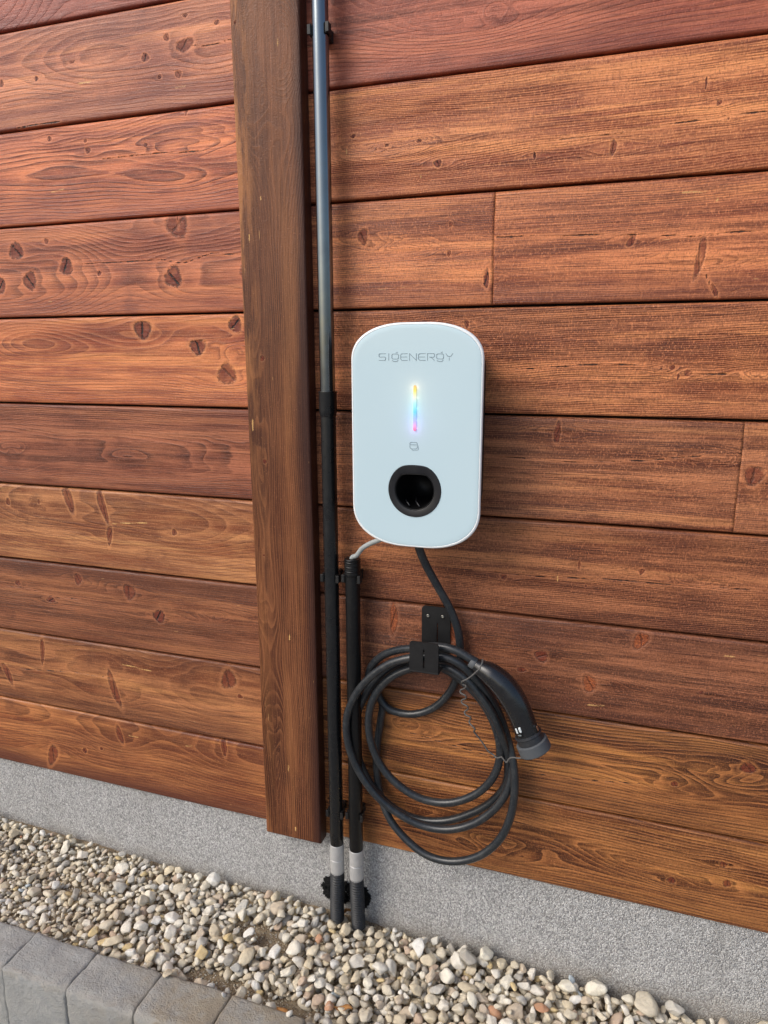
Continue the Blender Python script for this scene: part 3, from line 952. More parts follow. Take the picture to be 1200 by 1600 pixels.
bl = wloc(bed)
for s in singles:
    M_, r = stone_matrix(s)
    o = bpy.data.objects.new('pebble', PM[r.randrange(len(PM))])
    COL.objects.link(o)
    o.parent = bed
    o.matrix_local = Matrix.Translation(-bl) @ M_
vv, ff, off = [], [], 0
sm_np = []
for me in SM:
    co = np.empty(len(me.vertices) * 3); me.vertices.foreach_get('co', co)
    fi = np.empty(len(me.polygons) * 3, dtype=np.int32); me.polygons.foreach_get('vertices', fi)
    sm_np.append((co.reshape(-1, 3), fi.reshape(-1, 3)))
for s in mass:
    M_, r = stone_matrix(s)
    co, fi = sm_np[r.randrange(len(sm_np))]
    m3 = np.array(M_)
    vv.append(co @ m3[:3, :3].T + m3[:3, 3]); ff.append(fi + off); off += len(co)
# grit and crumbs between the stones
cr_co = np.array([(1, 0, 0), (-.5, .86, 0), (-.5, -.86, 0), (0, 0, .8), (0, 0, -.8)], dtype=float)
cr_f = np.array([(0, 1, 3), (1, 2, 3), (2, 0, 3), (1, 0, 4), (2, 1, 4), (0, 2, 4)])
for k in range(20000):
    x = rg.uniform(XG0, XG1); y = rg.uniform(KY0, -0.003)
    r = rg.uniform(0.0008, 0.0030)
    a = rg.uniform(0, 6.28); ca, sa = math.cos(a), math.sin(a)
    R_ = np.array(((ca, -sa, 0), (sa, ca, 0), (0, 0, 1))) * r
    vv.append(cr_co @ R_.T + np.array((x, y, soil_z(x, y) + r * 0.3))); ff.append(cr_f + off); off += 5
V_ = np.concatenate(vv); F_ = np.concatenate(ff)
me = bpy.data.meshes.new('gravel')
me.vertices.add(len(V_)); me.vertices.foreach_set('co', V_.ravel().astype(np.float32))
me.loops.add(len(F_) * 3); me.polygons.add(len(F_))
me.loops.foreach_set('vertex_index', F_.ravel().astype(np.int32))
me.polygons.foreach_set('loop_start', np.arange(0, len(F_) * 3, 3, dtype=np.int32))
me.update(calc_edges=True)
g_ = link('gravel', me, pbm, bed)
tag(g_, kind='stuff')

# ------------------------------------------------------------------ conduits
pipe_m = plastic('black_pipe', (17, 20, 23), 0.27, 0.3, 0.6, 0.03, 0.04)
upper_m = plastic('grey_pipe', (126, 134, 140), 0.17, 0.25, 0.8, 0.03, 0.05)
upper_m.node_tree.nodes['Principled BSDF'].inputs['Metallic'].default_value = 1.0
pipe2_m = plastic('black_pipe_matt', (12, 13, 15), 0.4, 0.3, 0.4, 0.08, 0.04)
clip_m = plastic('clip_plastic', (20, 20, 21), 0.5)
n = N('galvanised_sleeve'); P = n.pos()
c = n.mix(n.noise(P, 60, 4, 0.7), lin((158, 158, 158)), lin((196, 196, 194)))
sleeve_m = n.set(color=c, rough=0.42, spec=0.5, metal=0.15, normal=n.bump(n.noise(P, 200, 3), 0.2, 0.0005))
PR = 0.0143
PY = -0.0335
p1x = -0.001 + (at(505.5, 400, PY).x + at(525.5, 1150, PY).x + at(518.5, 850, PY).x) / 3
p2x = (at(553.5, 950, PY).x + at(554.5, 1300, PY).x) / 2


def pz(px, py): return at(px, py, PY - PR).z


def clip(parent, x, z):
    c_ = bmesh.new()
    box(c_, x - 0.010, x + 0.010, PY + PR * 0.9, -0.0002, z - 0.009, z + 0.009, 0.001)
    for s in (-1, 1):
        pts = []
        for k in range(9):
            a = math.radians(90 - s * (18 + k * 13.5))
            pts.append(Vector((x + math.cos(a) * (PR + 0.0022), PY + math.sin(a) * (PR + 0.0022), z)))
        tip = pts[-1]
        for i, (a, b) in enumerate(zip(pts, pts[1:])):
            d = (b - a).normalized(); nn = Vector((d.y, -d.x, 0)) * 0.0017
            vs_ = [c_.verts.new(q) for q in (a - nn - Vector((0, 0, .008)), a + nn - Vector((0, 0, .008)), b + nn - Vector((0, 0, .008)), b - nn - Vector((0, 0, .008)),
                                            a - nn + Vector((0, 0, .008)), a + nn + Vector((0, 0, .008)), b + nn + Vector((0, 0, .008)), b - nn + Vector((0, 0, .008)))]
            for f in ((0, 1, 2, 3), (7, 6, 5, 4), (0, 4, 5, 1), (1, 5, 6, 2), (2, 6, 7, 3), (3, 7, 4, 0)): c_.faces.new([vs_[t] for t in f])
        box(c_, min(tip.x, tip.x + s * 0.006), max(tip.x, tip.x + s * 0.006), tip.y - 0.0015, tip.y + 0.0025, z - 0.0075, z + 0.0075, 0.0006)
    return link('clip', from_bm(c_), clip_m, parent, smooth=False)


def corrugated(bm, pts, r):
    P_ = catmull(pts, 14)
    L, d = 0.0, [0.0]
    for a, b in zip(P_, P_[1:]): L += (b - a).length; d.append(L)
    m_ = int(L / 0.0008)
    Q_, R_ = [], []
    j = 0
    for i in range(m_ + 1):
        s = L * i / m_
        while j < len(d) - 2 and d[j + 1] < s: j += 1
        t = (s - d[j]) / max(1e-9, d[j + 1] - d[j])
        Q_.append(P_[j].lerp(P_[j + 1], min(1, t)))
        R_.append(r * (1 + 0.10 * math.sin(s / 0.0062 * 6.2832)))
    tube(bm, Q_, R_, 24)


hose_m = plastic('hose_plastic', (42, 44, 47), 0.5, 0.3, 0.4, 0.08, 0.12)


def conduit(name, x, ztop, zc, sock, label, clips, lean, grp):
    t = thing(name, (x, PY, zc[2]), label, 'conduit', grp)
    b = bmesh.new()
    if sock:
        z1, z0 = sock
        lathe(b, [(PR * .98, ztop), (PR * .98, z1 - 0.004)], (x, PY), 40)
        auto_smooth(link('pipe', from_bm(b), upper_m, t))
        b = bmesh.new()
        lathe(b, [(PR, z0 + 0.01), (PR, zc[0] - 0.004)], (x, PY), 40)
        link('pipe', from_bm(b), pipe_m, t); auto_smooth(t.children[-1])
        b = bmesh.new()
        lathe(b, [(PR * 1.0, z1 + .0002), (PR * 1.19, z1), (PR * 1.2, z1 - 0.0015), (PR * 1.17, z1 - 0.004), (PR * 1.17, z0 + 0.012), (PR * 1.08, z0 + 0.002), (PR * 1.02, z0)], (x, PY), 40)
        auto_smooth(link('socket', from_bm(b), pipe_m, t))
    else:
        lathe(b, [(PR * .6, ztop - 0.010), (PR * .78, ztop), (PR, ztop), (PR, zc[0] - 0.004)], (x, PY), 40)
        auto_smooth(link('pipe', from_bm(b), pipe2_m, t))
        b = bmesh.new()
        prof = [(PR * 1.01, ztop + 0.001)]
        for k in range(7):
            prof += [(PR * (1.10 + 0.02 * (k % 2)), ztop - 0.0005 - k * 0.0045), (PR * 1.07, ztop - 0.004 - k * 0.0045)]
        prof += [(PR * 1.005, ztop - 0.034)]
        lathe(b, prof, (x, PY), 32)
        link('tape_wrap', from_bm(b), pipe2_m, t)
        auto_smooth(t.children[-1])
    # sleeve in two halves
    zt, zm, zb = zc
    b = bmesh.new()
    lathe(b, [(PR * .9, zt), (PR * 1.02, zt - .0002), (PR * 1.06, zt - 0.001), (PR * 1.06, zm + 0.0012), (PR * 0.99, zm + .0002)], (x, PY), 40)
    auto_smooth(link('sleeve', from_bm(b), sleeve_m, t))
    b = bmesh.new()
    lathe(b, [(PR * .99, zm), (PR * 1.06, zm - 0.0014), (PR * 1.06, zb + 0.001), (PR * 1.0, zb)], (x, PY), 40)
    auto_smooth(link('sleeve', from_bm(b), sleeve_m, t))
    b = bmesh.new()
    corrugated(b, [Vector((x, PY, zb + 0.004)), Vector((x - lean * .15, PY, zb - 0.02)), Vector((x - lean * .5, PY + 0.002, zb - 0.045)), Vector((x - lean, PY + 0.004, zb - 0.075)), Vector((x - lean * 1.5, PY + 0.008, zb - 0.13))], PR * .98)
    link('corrugated_hose', from_bm(b), hose_m, t)
    for z in clips: clip(t, x, z)
    return t


conduit('conduit', p1x, 2.25, (pz(525, 1324), pz(526, 1347), pz(526, 1369)), (pz(512, 612), pz(514, 652)),
        'tall black conduit running the full height beside the brown post', [pz(506, 40), pz(520, 906), pz(526, 1276)], 0.004, 'black conduits beside the post')
conduit('conduit', p2x, pz(552, 877), (pz(554, 1333), pz(554, 1356), pz(554, 1379)), None,
        'short black conduit with the white cable going in at its top', [pz(554, 907), pz(555, 1280)], 0.000, 'black conduits beside the post')

# black ragged foam around the hole in the plinth
bm = bmesh.new()
for (px, py, rp) in [(516, 1378, 15), (514, 1394, 14), (540, 1385, 14), (536, 1402, 15), (566, 1392, 14), (568, 1408, 15), (556, 1400, 18), (524, 1404, 14), (573, 1400, 10), (508, 1384, 9)]:
    c_ = at(px, py, 0.006); r = rp * 0.95 / FPX
    t_ = bmesh.new(); bmesh.ops.create_icosphere(t_, subdivisions=4, radius=1.0)
    for v in t_.verts:
        f = 1 + 0.6 * noise.fractal(v.co * 3.6 + Vector((px, py, 0)), 0.6, 2.3, 5)
        v.co = Vector((v.co.x * r * f, v.co.y * r * 0.55 * f, v.co.z * r * f)) + c_
    m_ = bpy.data.meshes.new('t'); t_.to_mesh(m_); t_.free(); bm.from_mesh(m_); bpy.data.meshes.remove(m_)
n = N('black_foam')
o = link('foam_seal', from_bm(bm), n.set(color=lin((14, 14, 15)), rough=0.8, spec=0.3, normal=n.bump(n.noise(n.pos(), 380, 4, 0.8), 1.0, 0.003)), wall)
tag(o, 'ragged black sealing foam round the hole in the plinth')

# ------------------------------------------------------------------ charger
YF = -0.115                       # front of the glass
cA, cB = at(547.5, 560, YF), at(756, 560, YF)
cx_ = (at(547.5, 560, YF).x + at(551, 760, YF).x + at(756, 560, YF).x + at(750, 800, YF).x) / 4
hw = ((at(756, 560, YF).x + at(750, 800, YF).x) - (at(547.5, 560, YF).x + at(551, 760, YF).x)) / 4
ctop = at(650, 503, YF).z; cbot = at(650, 856, YF).z
hc = at(645.5, 766, YF); hc.x = cx_
HR = 0.0465
ch = thing('ev_charger', (cx_, 0, cbot), 'white glass fronted wall charger with a rainbow light bar and round black plug holder', 'charger')


def outline(ins, cnt=144):
    """charger outline seen from the plug holder's centre, inset by ins, as radius per angle"""
    x0, x1, z0, z1 = cx_ - hw + ins, cx_ + hw - ins, cbot + ins, ctop - ins
    poly = []
    def corner(cxx, cz, rx, rz, a0):
        for k in range(25):
            a = math.radians(a0 + 90 * k / 24)
            ca, sa = math.cos(a), math.sin(a)
            e = 2 / 2.25
            poly.append((cxx + rx * math.copysign(abs(ca) ** e, ca), cz + rz * math.copysign(abs(sa) ** e, sa)))
    rt, rtz, rb, rbz = hw * 0.86, 0.060, hw * 0.86, 0.070
    corner(x1 - rt, z1 - rtz, rt, rtz, 0)
    corner(x0 + rt, z1 - rtz, rt, rtz, 90)
    corner(x0 + rb, z0 + rbz, rb, rbz, 180)
    corner(x1 - rb, z0 + rbz, rb, rbz, 270)
    return poly


def cast(poly, a):
    """distance from the holder centre to the polygon along angle a"""
    d = (math.cos(a), math.sin(a)); best = None
    for (ax, az), (bx, bz) in zip(poly, poly[1:] + poly[:1]):
        ex, ez = bx - ax, bz - az
        den = d[0] * ez - d[1] * ex
        if abs(den) < 1e-12: continue
        t = ((ax - hc.x) * ez - (az - hc.z) * ex) / den
        u = ((ax - hc.x) * d[1] - (az - hc.z) * d[0]) / den
        if t > 0 and -1e-6 <= u <= 1 + 1e-6: best = t if best is None else max(best, t)
    return best


# angles: evenly spaced along the outline so its corners stay smooth
AN = sorted({round(math.atan2(z_ - hc.z, x_ - hc.x), 5) for x_, z_ in outline(0)} | {round(-math.pi + 2 * math.pi * k / 120, 5) for k in range(120)})


def loop(ins, y):
    poly = outline(ins)
    return [Vector((hc.x + math.cos(a) * cast(poly, a), y, hc.z + math.sin(a) * cast(poly, a))) for a in AN]


def dshape(r, flat, y):
    """circle with a flat top, softened corners"""
    out = []
    for a in AN:
        rr = r
        if math.sin(a) > 0:
            lim = flat / max(1e-6, math.sin(a))
            k = 18.0
            rr = (r ** -k + lim ** -k) ** (-1 / k)
        out.append(Vector((hc.x + rr * math.cos(a), y, hc.z + rr * math.sin(a))))
    return out


def loft(loops, cap0=False, cap1=False):
    b = bmesh.new()
    R_ = [[b.verts.new(p) for p in L] for L in loops]
    m_ = len(AN)
    for A, B in zip(R_, R_[1:]):
        for k in range(m_): b.faces.new((A[k], A[(k + 1) % m_], B[(k + 1) % m_], B[k]))
    if cap0: b.faces.new(R_[0])
    if cap1: b.faces.new(R_[-1])
    return from_bm(b)


glass_m = N('white_back_painted_glass')
P = glass_m.pos()
gc = glass_m.mix(glass_m.noise(P, 6, 3, 0.5), lin((194, 219, 228)), lin((200, 223, 231)))
sm = glass_m.mr(glass_m.noise(glass_m.mapping(P, (1, 1, 0.6)), 22, 4, 0.7), 0.5, 0.75, 0.06, 0.20)
glass_m = glass_m.set(color=gc, rough=0.32, spec=0.5, coat=0.6, coatr=sm)
rim_m = N('white_rim'); rim_m = rim_m.set(color=lin((244, 249, 250)), rough=0.3, spec=0.5)
body_m = plastic('charger_housing', (26, 26, 29), 0.5)
holder_m = plastic('holder_plastic', (27, 28, 32), 0.34, 0.15, 0.5, 0.2, 0.03)
dark_m = plastic('holder_well', (4, 4, 5), 0.45, 0.1, 0.4, 0.1, 0.0)

link('housing', loft([loop(0.018, -0.0005), loop(0.016, -0.020), loop(0.012, -0.085), loop(0.006, YF + 0.0085)], cap0=True), body_m, ch)
auto_smooth(ch.children[-1], 40)
rimL = [loop(0.0065, YF + 0.009), loop(0.0012, YF + 0.0078), loop(0.0002, YF + 0.0062), loop(0.0, YF + 0.004), loop(0.0005, YF + 0.002), loop(0.0015, YF + 0.0008), loop(0.0026, YF + 0.0005), loop(0.0034, YF + 0.0004), loop(0.0036, YF + 0.0030)]
link('rim', loft(rimL), rim_m, ch)
gl = [loop(0.0036, YF + 0.003), loop(0.0036, YF + 0.0007), loop(0.0039, YF + 0.0002), loop(0.0046, YF), loop(0.010, YF), dshape(HR + 0.0004, 0.0441, YF), dshape(HR + 0.0004, 0.0441, YF + 0.004)]
fr = link('front_glass', loft(gl), glass_m, ch)
auto_smooth(fr, 25)
hl = [dshape(HR, 0.0437, YF + 0.004), dshape(HR, 0.0437, YF - 0.0006), dshape(HR - 0.0006, 0.0431, YF - 0.0013), dshape(HR - 0.011, 0.0300, YF - 0.0013),
      dshape(HR - 0.0116, 0.0288, YF - 0.001), dshape(HR - 0.0120, 0.0284, YF + 0.0015)]
hd = link('plug_holder', loft(hl), holder_m, ch)
auto_smooth(hd, 30)
wl = [dshape(HR - 0.0121, 0.0283, YF + 0.0002), dshape(HR - 0.0127, 0.0277, YF - 0.0012), dshape(HR - 0.0134, 0.0270, YF + 0.0004), dshape(HR - 0.0140, 0.0266, YF + 0.004), dshape(HR - 0.0165, 0.0240, -0.030)]
w_ = link('socket_well', loft(wl, cap1=True), dark_m, hd)
bm = bmesh.new()
for a in (math.radians(-75), math.radians(-110)):
    p0 = Vector((hc.x + 0.030 * math.cos(a), YF + 0.006, hc.z + 0.030 * math.sin(a)))
    tube(bm, [p0, p0 + Vector((-0.010, 0.012, 0.006)), p0 + Vector((-0.014, 0.03, 0.010))], 0.0013, 8)
link('latch', from_bm(bm), holder_m, hd)

# light bar, standing proud of the glass
n = N('light_bar'); P = n.pos()
sx = n.node('ShaderNodeSeparateXYZ'); n.put(sx.inputs[0], P)
lz1, lz0 = at(645, 602, YF).z, at(645, 673, YF).z
f = n.mr(sx.outputs[2], lz0, lz1)
ec = n.ramp(f, [(0.0, (1.0, 0.22, 0.40)), (0.10, (1.0, 0.45, 0.80)), (0.22, (0.55, 0.55, 1.0)), (0.42, (0.22, 0.75, 1.0)), (0.62, (0.55, 0.97, 1.0)), (0.76, (1.0, 0.97, 0.70)), (0.88, (1.0, 0.84, 0.22)), (1.0, (1.0, 0.62, 0.25))])
led_m = n.set(color=(0.0, 0.0, 0.0), spec=0.0, rough=1.0, ecol=ec, est=1.0)
lx = cx_ + (at(644.5, 640, YF).x - at(645.5, 640, YF).x) * 0
bm = bmesh.new()
tube(bm, [Vector((lx, YF - 0.0010, z_)) for z_ in (lz0, lz0 + .001, lz0 + .004, lz1 - .004, lz1 - .001, lz1)], [0.0010, 0.0022, 0.0026, 0.0026, 0.0022, 0.0010], 12)
link('light_bar', from_bm(bm), led_m, ch)
for f_, col_, pw in ((0.04, (0.75, 0.35, 1.0), 1.0), (0.22, (0.30, 0.35, 1.0), 1.5), (0.48, (0.3, 0.85, 1.0), 0.9), (0.72, (0.9, 1.0, 0.6), 0.8), (0.95, (1.0, 0.62, 0.35), 1.3)):  # added point lamps floating ahead of the bar, spreading its glow on the glass
    pl = bpy.data.lights.new('light_bar_glow', 'POINT')
    pl.energy = 0.0020 * pw
    pl.color = col_
    pl.shadow_soft_size = 0.0
    pl.specular_factor = 0.0
    po = bpy.data.objects.new('light_bar_glow', pl); COL.objects.link(po)
    po.location = (lx, YF - 0.0095, lz0 + (lz1 - lz0) * f_)

# maker's name and card symbol as thin raised strokes
ink = N('grey_ink').set(color=lin((140, 162, 172)), rough=0.5)
LET = {  # strokes on a 1 x 1 cell
 'S': [[(1, 1), (.12, 1), (0, .88), (0, .62), (.12, .5), (.88, .5), (1, .38), (1, .12), (.88, 0), (0, 0)]],
 'I': [[(.5, 1), (.5, 0)]],
 'G': [[(.15, .95), (.85, .95)], [(.85, .95), (1, .8), (1, .35), (.85, .2), (.15, .2), (0, .35), (0, .8), (.15, .95)], [(.06, 0), (.2, -.13), (.5, -.18), (.8, -.13), (.94, 0)], [(.62, 1.12), (.84, 1.22)]],
 'E': [[(1, 1), (.2, 1), (0, .8), (0, .2), (.2, 0), (1, 0)], [(.05, .5), (.95, .5)]],
 'N': [[(0, 0), (0, 1), (1, 0), (1, 1)]],
 'R': [[(0, 0), (0, 1), (.88, 1), (1, .88), (1, .6), (.88, .46), (.3, .46)], [(.5, .46), (1, 0)]],
 'Y': [[(0, 1), (.25, .62), (.5, .55), (.75, .62), (1, 1)], [(.5, .36), (.5, 0)]],
}


def stroke(bm, pts, wd, y):
    for (a, b) in zip(pts, pts[1:]):
        d = Vector((b[0] - a[0], 0, b[1] - a[1]))
        if d.length < 1e-7: continue
        d.normalize(); nn = Vector((-d.z, 0, d.x)) * wd / 2; ex = d * wd * 0.35
        A, B = Vector((a[0], y, a[1])) - ex, Vector((b[0], y, b[1])) + ex
        q = [A - nn, B - nn, B + nn, A + nn]
        top = [bm.verts.new(v) for v in q]
        bot = [bm.verts.new(v + Vector((0, 0.0004, 0))) for v in q]
        bm.faces.new(top)
        for k in range(4): bm.faces.new((top[k], bot[k], bot[(k + 1) % 4], top[(k + 1) % 4]))


ta, tb = at(590, 563, YF), at(705, 563, YF)
lzb = at(646, 563, YF).z; lh = at(646, 552.5, YF).z - lzb
word = 'SIGENERGY'
wd_ = [1, .3, 1, 1, 1, 1, 1, 1, 1]
tot = sum(wd_) + 0.32 * 8
un = (tb.x - ta.x) / tot
x = cx_ - (tb.x - ta.x) / 2
bm = bmesh.new()
for c_, ww in zip(word, wd_):
    for st in LET[c_]:
        stroke(bm, [(x + (p_[0] if c_ != 'I' else .15) * un * (ww if c_ != 'I' else 1), lzb + p_[1] * lh) for p_ in st], 0.00095, YF - 0.00035)
    x += (ww + 0.32) * un
link('lettering', from_bm(bm), ink, ch, smooth=False)
bm = bmesh.new()
ic = at(643, 697, YF); ic.x = cx_ - 0.001
s = 0.0076
def rr(cx0, cz0, hw_, hh, r):
    pts = []
    for q, (sx_, sz_) in enumerate(((1, 1), (-1, 1), (-1, -1), (1, -1))):
        for k in range(5):
            a = math.radians(q * 90 + k * 22.5)
            pts.append((cx0 + sx_ * (hw_ - r) + r * math.cos(a), cz0 + sz_ * (hh - r) + r * math.sin(a)))
    return pts + pts[:1]
stroke(bm, rr(ic.x - .001, ic.z + .001, s * .85, s * .72, .003), 0.0008, YF - 0.00035)
stroke(bm, [(ic.x - .001 - s * .85, ic.z + .0025), (ic.x - .001 + s * .85, ic.z + .0025)], 0.0007, YF - 0.0007)
stroke(bm, [(ic.x + s * .95, ic.z + .001), (ic.x + s * 1.0, ic.z - .004), (ic.x + s * .8, ic.z - .0065), (ic.x - s * .3, ic.z - .007), (ic.x - s * .55, ic.z - .0055)], 0.0007, YF - 0.0003)
link('card_symbol', from_bm(bm), ink, ch, smooth=False)

# white supply cable from the charger into the short conduit
n = N('pale_cable'); wm = n.set(color=n.mix(n.noise(n.pos(), 60, 3), lin((150, 156, 156)), lin((172, 178, 177))), rough=0.45, spec=0.5)
bm = bmesh.new()
tz = pz(552, 877)
pts = [Vector((p2x, PY, tz - 0.02)), Vector((p2x - 0.0005, PY, tz + 0.002)), at(557, 868, -0.036), at(566, 857, -0.040), at(579, 849, -0.046), at(596, 842, -0.052), at(612, 830, -0.055), at(618, 815, -0.055)]
tube(bm, catmull(pts, 8), 0.0047, 14)
tag(link('supply_cable', from_bm(bm), wm, None, origin=Vector((p2x, PY, tz))), 'short pale grey cable curving from the charger into the short conduit', 'cable')

# ------------------------------------------------------------------ hook for the cable
hook_m = plastic('black_steel', (17, 17, 19), 0.5, 0.2, 0.5, 0.1, 0.03)
screw_m = N('screw_steel').set(color=lin((150, 148, 140)), metal=1.0, rough=0.35)


def plate(bm, x0, x1, z0, z1, y0, y1, slot=None, cut=0.006, cutb=0.0):
    """plate in the xz plane with cut top corners and an optional vertical slot"""
    cs = slot[0] if slot else (x0 + x1) / 2
    def add(poly):
        a = [bm.verts.new((p[0], y0, p[1])) for p in poly]
        b = [bm.verts.new((p[0], y1, p[1])) for p in poly]
        bm.faces.new(a); bm.faces.new(b[::-1])
        for k in range(len(a)): bm.faces.new((a[k], b[k], b[(k + 1) % len(a)], a[(k + 1) % len(a)]))
    def arc(cx0, cz0, r, a0, a1):
        return [(cx0 + r * math.cos(math.radians(a0 + (a1 - a0) * k / 5)), cz0 + r * math.sin(math.radians(a0 + (a1 - a0) * k / 5))) for k in range(6)]
    if slot:
        sx0, sx1, sz0, sz1 = slot[1], slot[2], slot[3], slot[4]
        add([(x0, z0), (sx0, z0), (sx0, sz1), (x0, sz1)])
        add([(sx1, z0), (x1, z0), (x1, sz1), (sx1, sz1)])
        if sz0 > z0 + 1e-5: add([(sx0, z0), (sx1, z0), (sx1, sz0), (sx0, sz0)])
        z0 = sz1
    add([(x0, z0), (x1, z0)] + arc(x1 - cut, z1 - cut, cut, 0, 90) + arc(x0 + cut, z1 - cut, cut, 90, 180))


hx0, hx1 = at(659, 980, -0.003).x, at(703.5, 980, -0.003).x
hzt = at(680, 948, -0.003).z
yfr = -0.086
fx0, fx1 = at(648, 1028, yfr).x, at(693.5, 1028, yfr).x
fzt, fzb = at(670, 1004, yfr).z, at(670, 1049, yfr).z
hkc = (hx0 + hx1) / 2
fxc = hkc
fx0, fx1 = fxc - (fx1 - fx0) / 2, fxc + (fx1 - fx0) / 2
hk = thing('cable_hook', (hkc, 0, fzb), 'flat black steel hook screwed to the planks below the charger', 'hook')
bm = bmesh.new()
sw = 0.0011
plate(bm, hx0, hx1, fzb - 0.002, hzt, -0.0005, -0.0035, (hkc, hkc - sw + .003, hkc + sw + .003, at(680, 1008, -.003).z, at(680, 973, -.003).z), 0.007)
link('back_plate', from_bm(bm), hook_m, hk, smooth=False)
bm = bmesh.new()
box(bm, hx0, hx1, yfr - 0.0028, -0.0036, fzb - 0.004, fzb - 0.0012, 0.0006)
link('arm', from_bm(bm), hook_m, hk, smooth=False)
bm = bmesh.new()
plate(bm, fx0, fx1, fzb - 0.001, fzt, yfr - 0.0029, yfr, (fxc, fxc - .0016, fxc + .0016, fzb + 0.006, fzt - 0.014), 0.006)
link('front_plate', from_bm(bm), hook_m, hk, smooth=False)
for px, py in ((668.6, 962.5), (691.5, 964)):
    p_ = at(px, py, -0.005)
    bm = bmesh.new()
    prof = [(0.0, -0.0062), (0.0018, -0.0060), (0.0033, -0.0050), (0.0036, -0.0035)]
    rings = []
    for r_s, yy in prof[1:]:
        rings.append([bm.verts.new((p_.x + r_s * math.cos(a * math.pi / 8), yy, p_.z + r_s * math.sin(a * math.pi / 8))) for a in range(16)])
    for A, B in zip(rings, rings[1:]):
        for k in range(16): bm.faces.new((A[k], A[(k + 1) % 16], B[(k + 1) % 16], B[k]))
    # recessed cross
    ring_in = [bm.verts.new((p_.x + 0.0010 * math.cos(a * math.pi / 8) * (1.5 if a % 4 == 0 else .6), -0.0045, p_.z + 0.0010 * math.sin(a * math.pi / 8) * (1.5 if a % 4 == 0 else .6))) for a in range(16)]
    for k in range(16): bm.faces.new((ring_in[k], ring_in[(k + 1) % 16], rings[0][(k + 1) % 16], rings[0][k]))
    bm.faces.new(ring_in)
    link('screw', from_bm(bm), screw_m, hk)

# ------------------------------------------------------------------ charging cable
rub = N('cable_rubber'); P = rub.pos()
a = rub.noise(P, 45, 4, 0.7)
c = rub.mix(a, lin((28, 32, 36)), lin((44, 49, 54)))
c = rub.mix(rub.mr(rub.noise(P, 240, 4, 0.8), 0.54, 0.74, 0, 0.4), c, lin((120, 118, 112)))
c = rub.mix(rub.mr(rub.noise(P, 26, 4, 0.7), 0.5, 0.7, 0, 0.3), c, lin((84, 84, 82)))
rub = rub.set(color=c, rough=0.29, spec=0.5, normal=rub.bump(rub.noise(P, 500, 3), 0.12, 0.0006))
hand = N('handle_gloss'); P = hand.pos()
hand = hand.set(color=lin((20, 22, 25)), rough=hand.mr(hand.noise(P, 60, 4, 0.7), 0.3, 0.7, 0.2, 0.32), spec=0.8)
cap_m = plastic('cap_rubber', (84, 88, 92), 0.6, 0.2, 0.4, 0.2, 0.08)
cord_m = plastic('cord_rubber', (92, 90, 88), 0.6, 0.2, 0.4, 0.2, 0.05)


def Z2(lst, y):
    """points read off a three-times enlargement of the photo, at depth y (or per point)"""
    return [at(500 + p_[0] / 3.0, 830 + p_[1] / 3.0, p_[2] if len(p_) > 2 else y) for p_ in lst]


CRR = 0.0077
pp = []
pp += Z2([(452, 30, -.055), (468, 90, -.05), (500, 165, -.042), (555, 265, -.03), (610, 365, -.022), (645, 460, -.018), (658, 560, -.014), (650, 650, -.012), (620, 735, -.012), (555, 812, -.012), (480, 850, -.012), (400, 856, -.012), (320, 830, -.013), (275, 770, -.014)], 0)
pp += Z2([(280, 700, -.016), (330, 645, -.020), (400, 620, -.026), (510, 618, -.030), (600, 655, -.032), (680, 715, -.034), (760, 800, -.038), (815, 900, -.042), (842, 1000, -.044), (838, 1085, -.044), (800, 1170, -.044), (720, 1238, -.044), (600, 1273, -.044), (480, 1255, -.044), (375, 1195, -.044), (290, 1105, -.044), (240, 990, -.044), (228, 880, -.044), (255, 775, -.044), (320, 695, -.044), (400, 652, -.043), (510, 632, -.046)], 0)
pp += Z2([(600, 640, -.052), (680, 690, -.056), (750, 770, -.057), (815, 870, -.054), (860, 985, -.044), (880, 1090, -.033), (868, 1190, -.027), (800, 1270, -.026), (700, 1325, -.026), (580, 1358, -.026), (460, 1350, -.026), (350, 1300, -.026), (255, 1210, -.026), (190, 1090, -.026), (165, 970, -.026), (175, 860, -.027), (230, 740, -.028), (310, 650, -.030), (400, 605, -.030), (510, 592, -.026)], 0)
pp += Z2([(600, 600, -.022), (690, 650, -.018), (780, 750, -.018), (845, 870, -.022), (885, 1000, -.026), (898, 1110, -.034), (880, 1210, -.042), (820, 1300, -.046), (720, 1370, -.048), (600, 1398, -.049), (480, 1380, -.049), (370, 1325, -.050), (270, 1245, -.052), (185, 1130, -.053), (133, 1000, -.053), (125, 880, -.053), (165, 770, -.054), (240, 680, -.056), (330, 620, -.058), (420, 595, -.060), (510, 588, -.062)], 0)
pp += Z2([(590, 592, -.064), (660, 625, -.064), (730, 690, -.056), (800, 790, -.040), (855, 900, -.032), (890, 1010, -.034), (910, 1120, -.044), (912, 1220, -.050), (895, 1330, -.052), (845, 1440, -.052), (750, 1520, -.052), (620, 1548, -.050), (500, 1518, -.046), (400, 1440, -.038), (325, 1345, -.030), (282, 1230, -.018), (265, 1110, -.012), (268, 1000, -.011), (285, 880, -.011), (290, 800, -.012), (232, 720, -.014), (232, 650, -.018), (290, 585, -.030), (370, 556, -.045), (440, 548, -.056), (510, 540, -.062), (590, 545, -.064), (650, 565, -.066), (705, 597, -.068), (735, 614, -.068)], 0)
cab = thing('charging_cable', (hkc, -0.04, at(650, 1348, -.05).z), 'coiled dark grey charging cable hanging on the hook with its black plug', 'cable')
bm = bmesh.new()
tube(bm, catmull(pp, 9), CRR, 14)
link('cable', from_bm(bm), rub, cab)
# printed line on the cable is too faint to read: left as a row of pale flecks

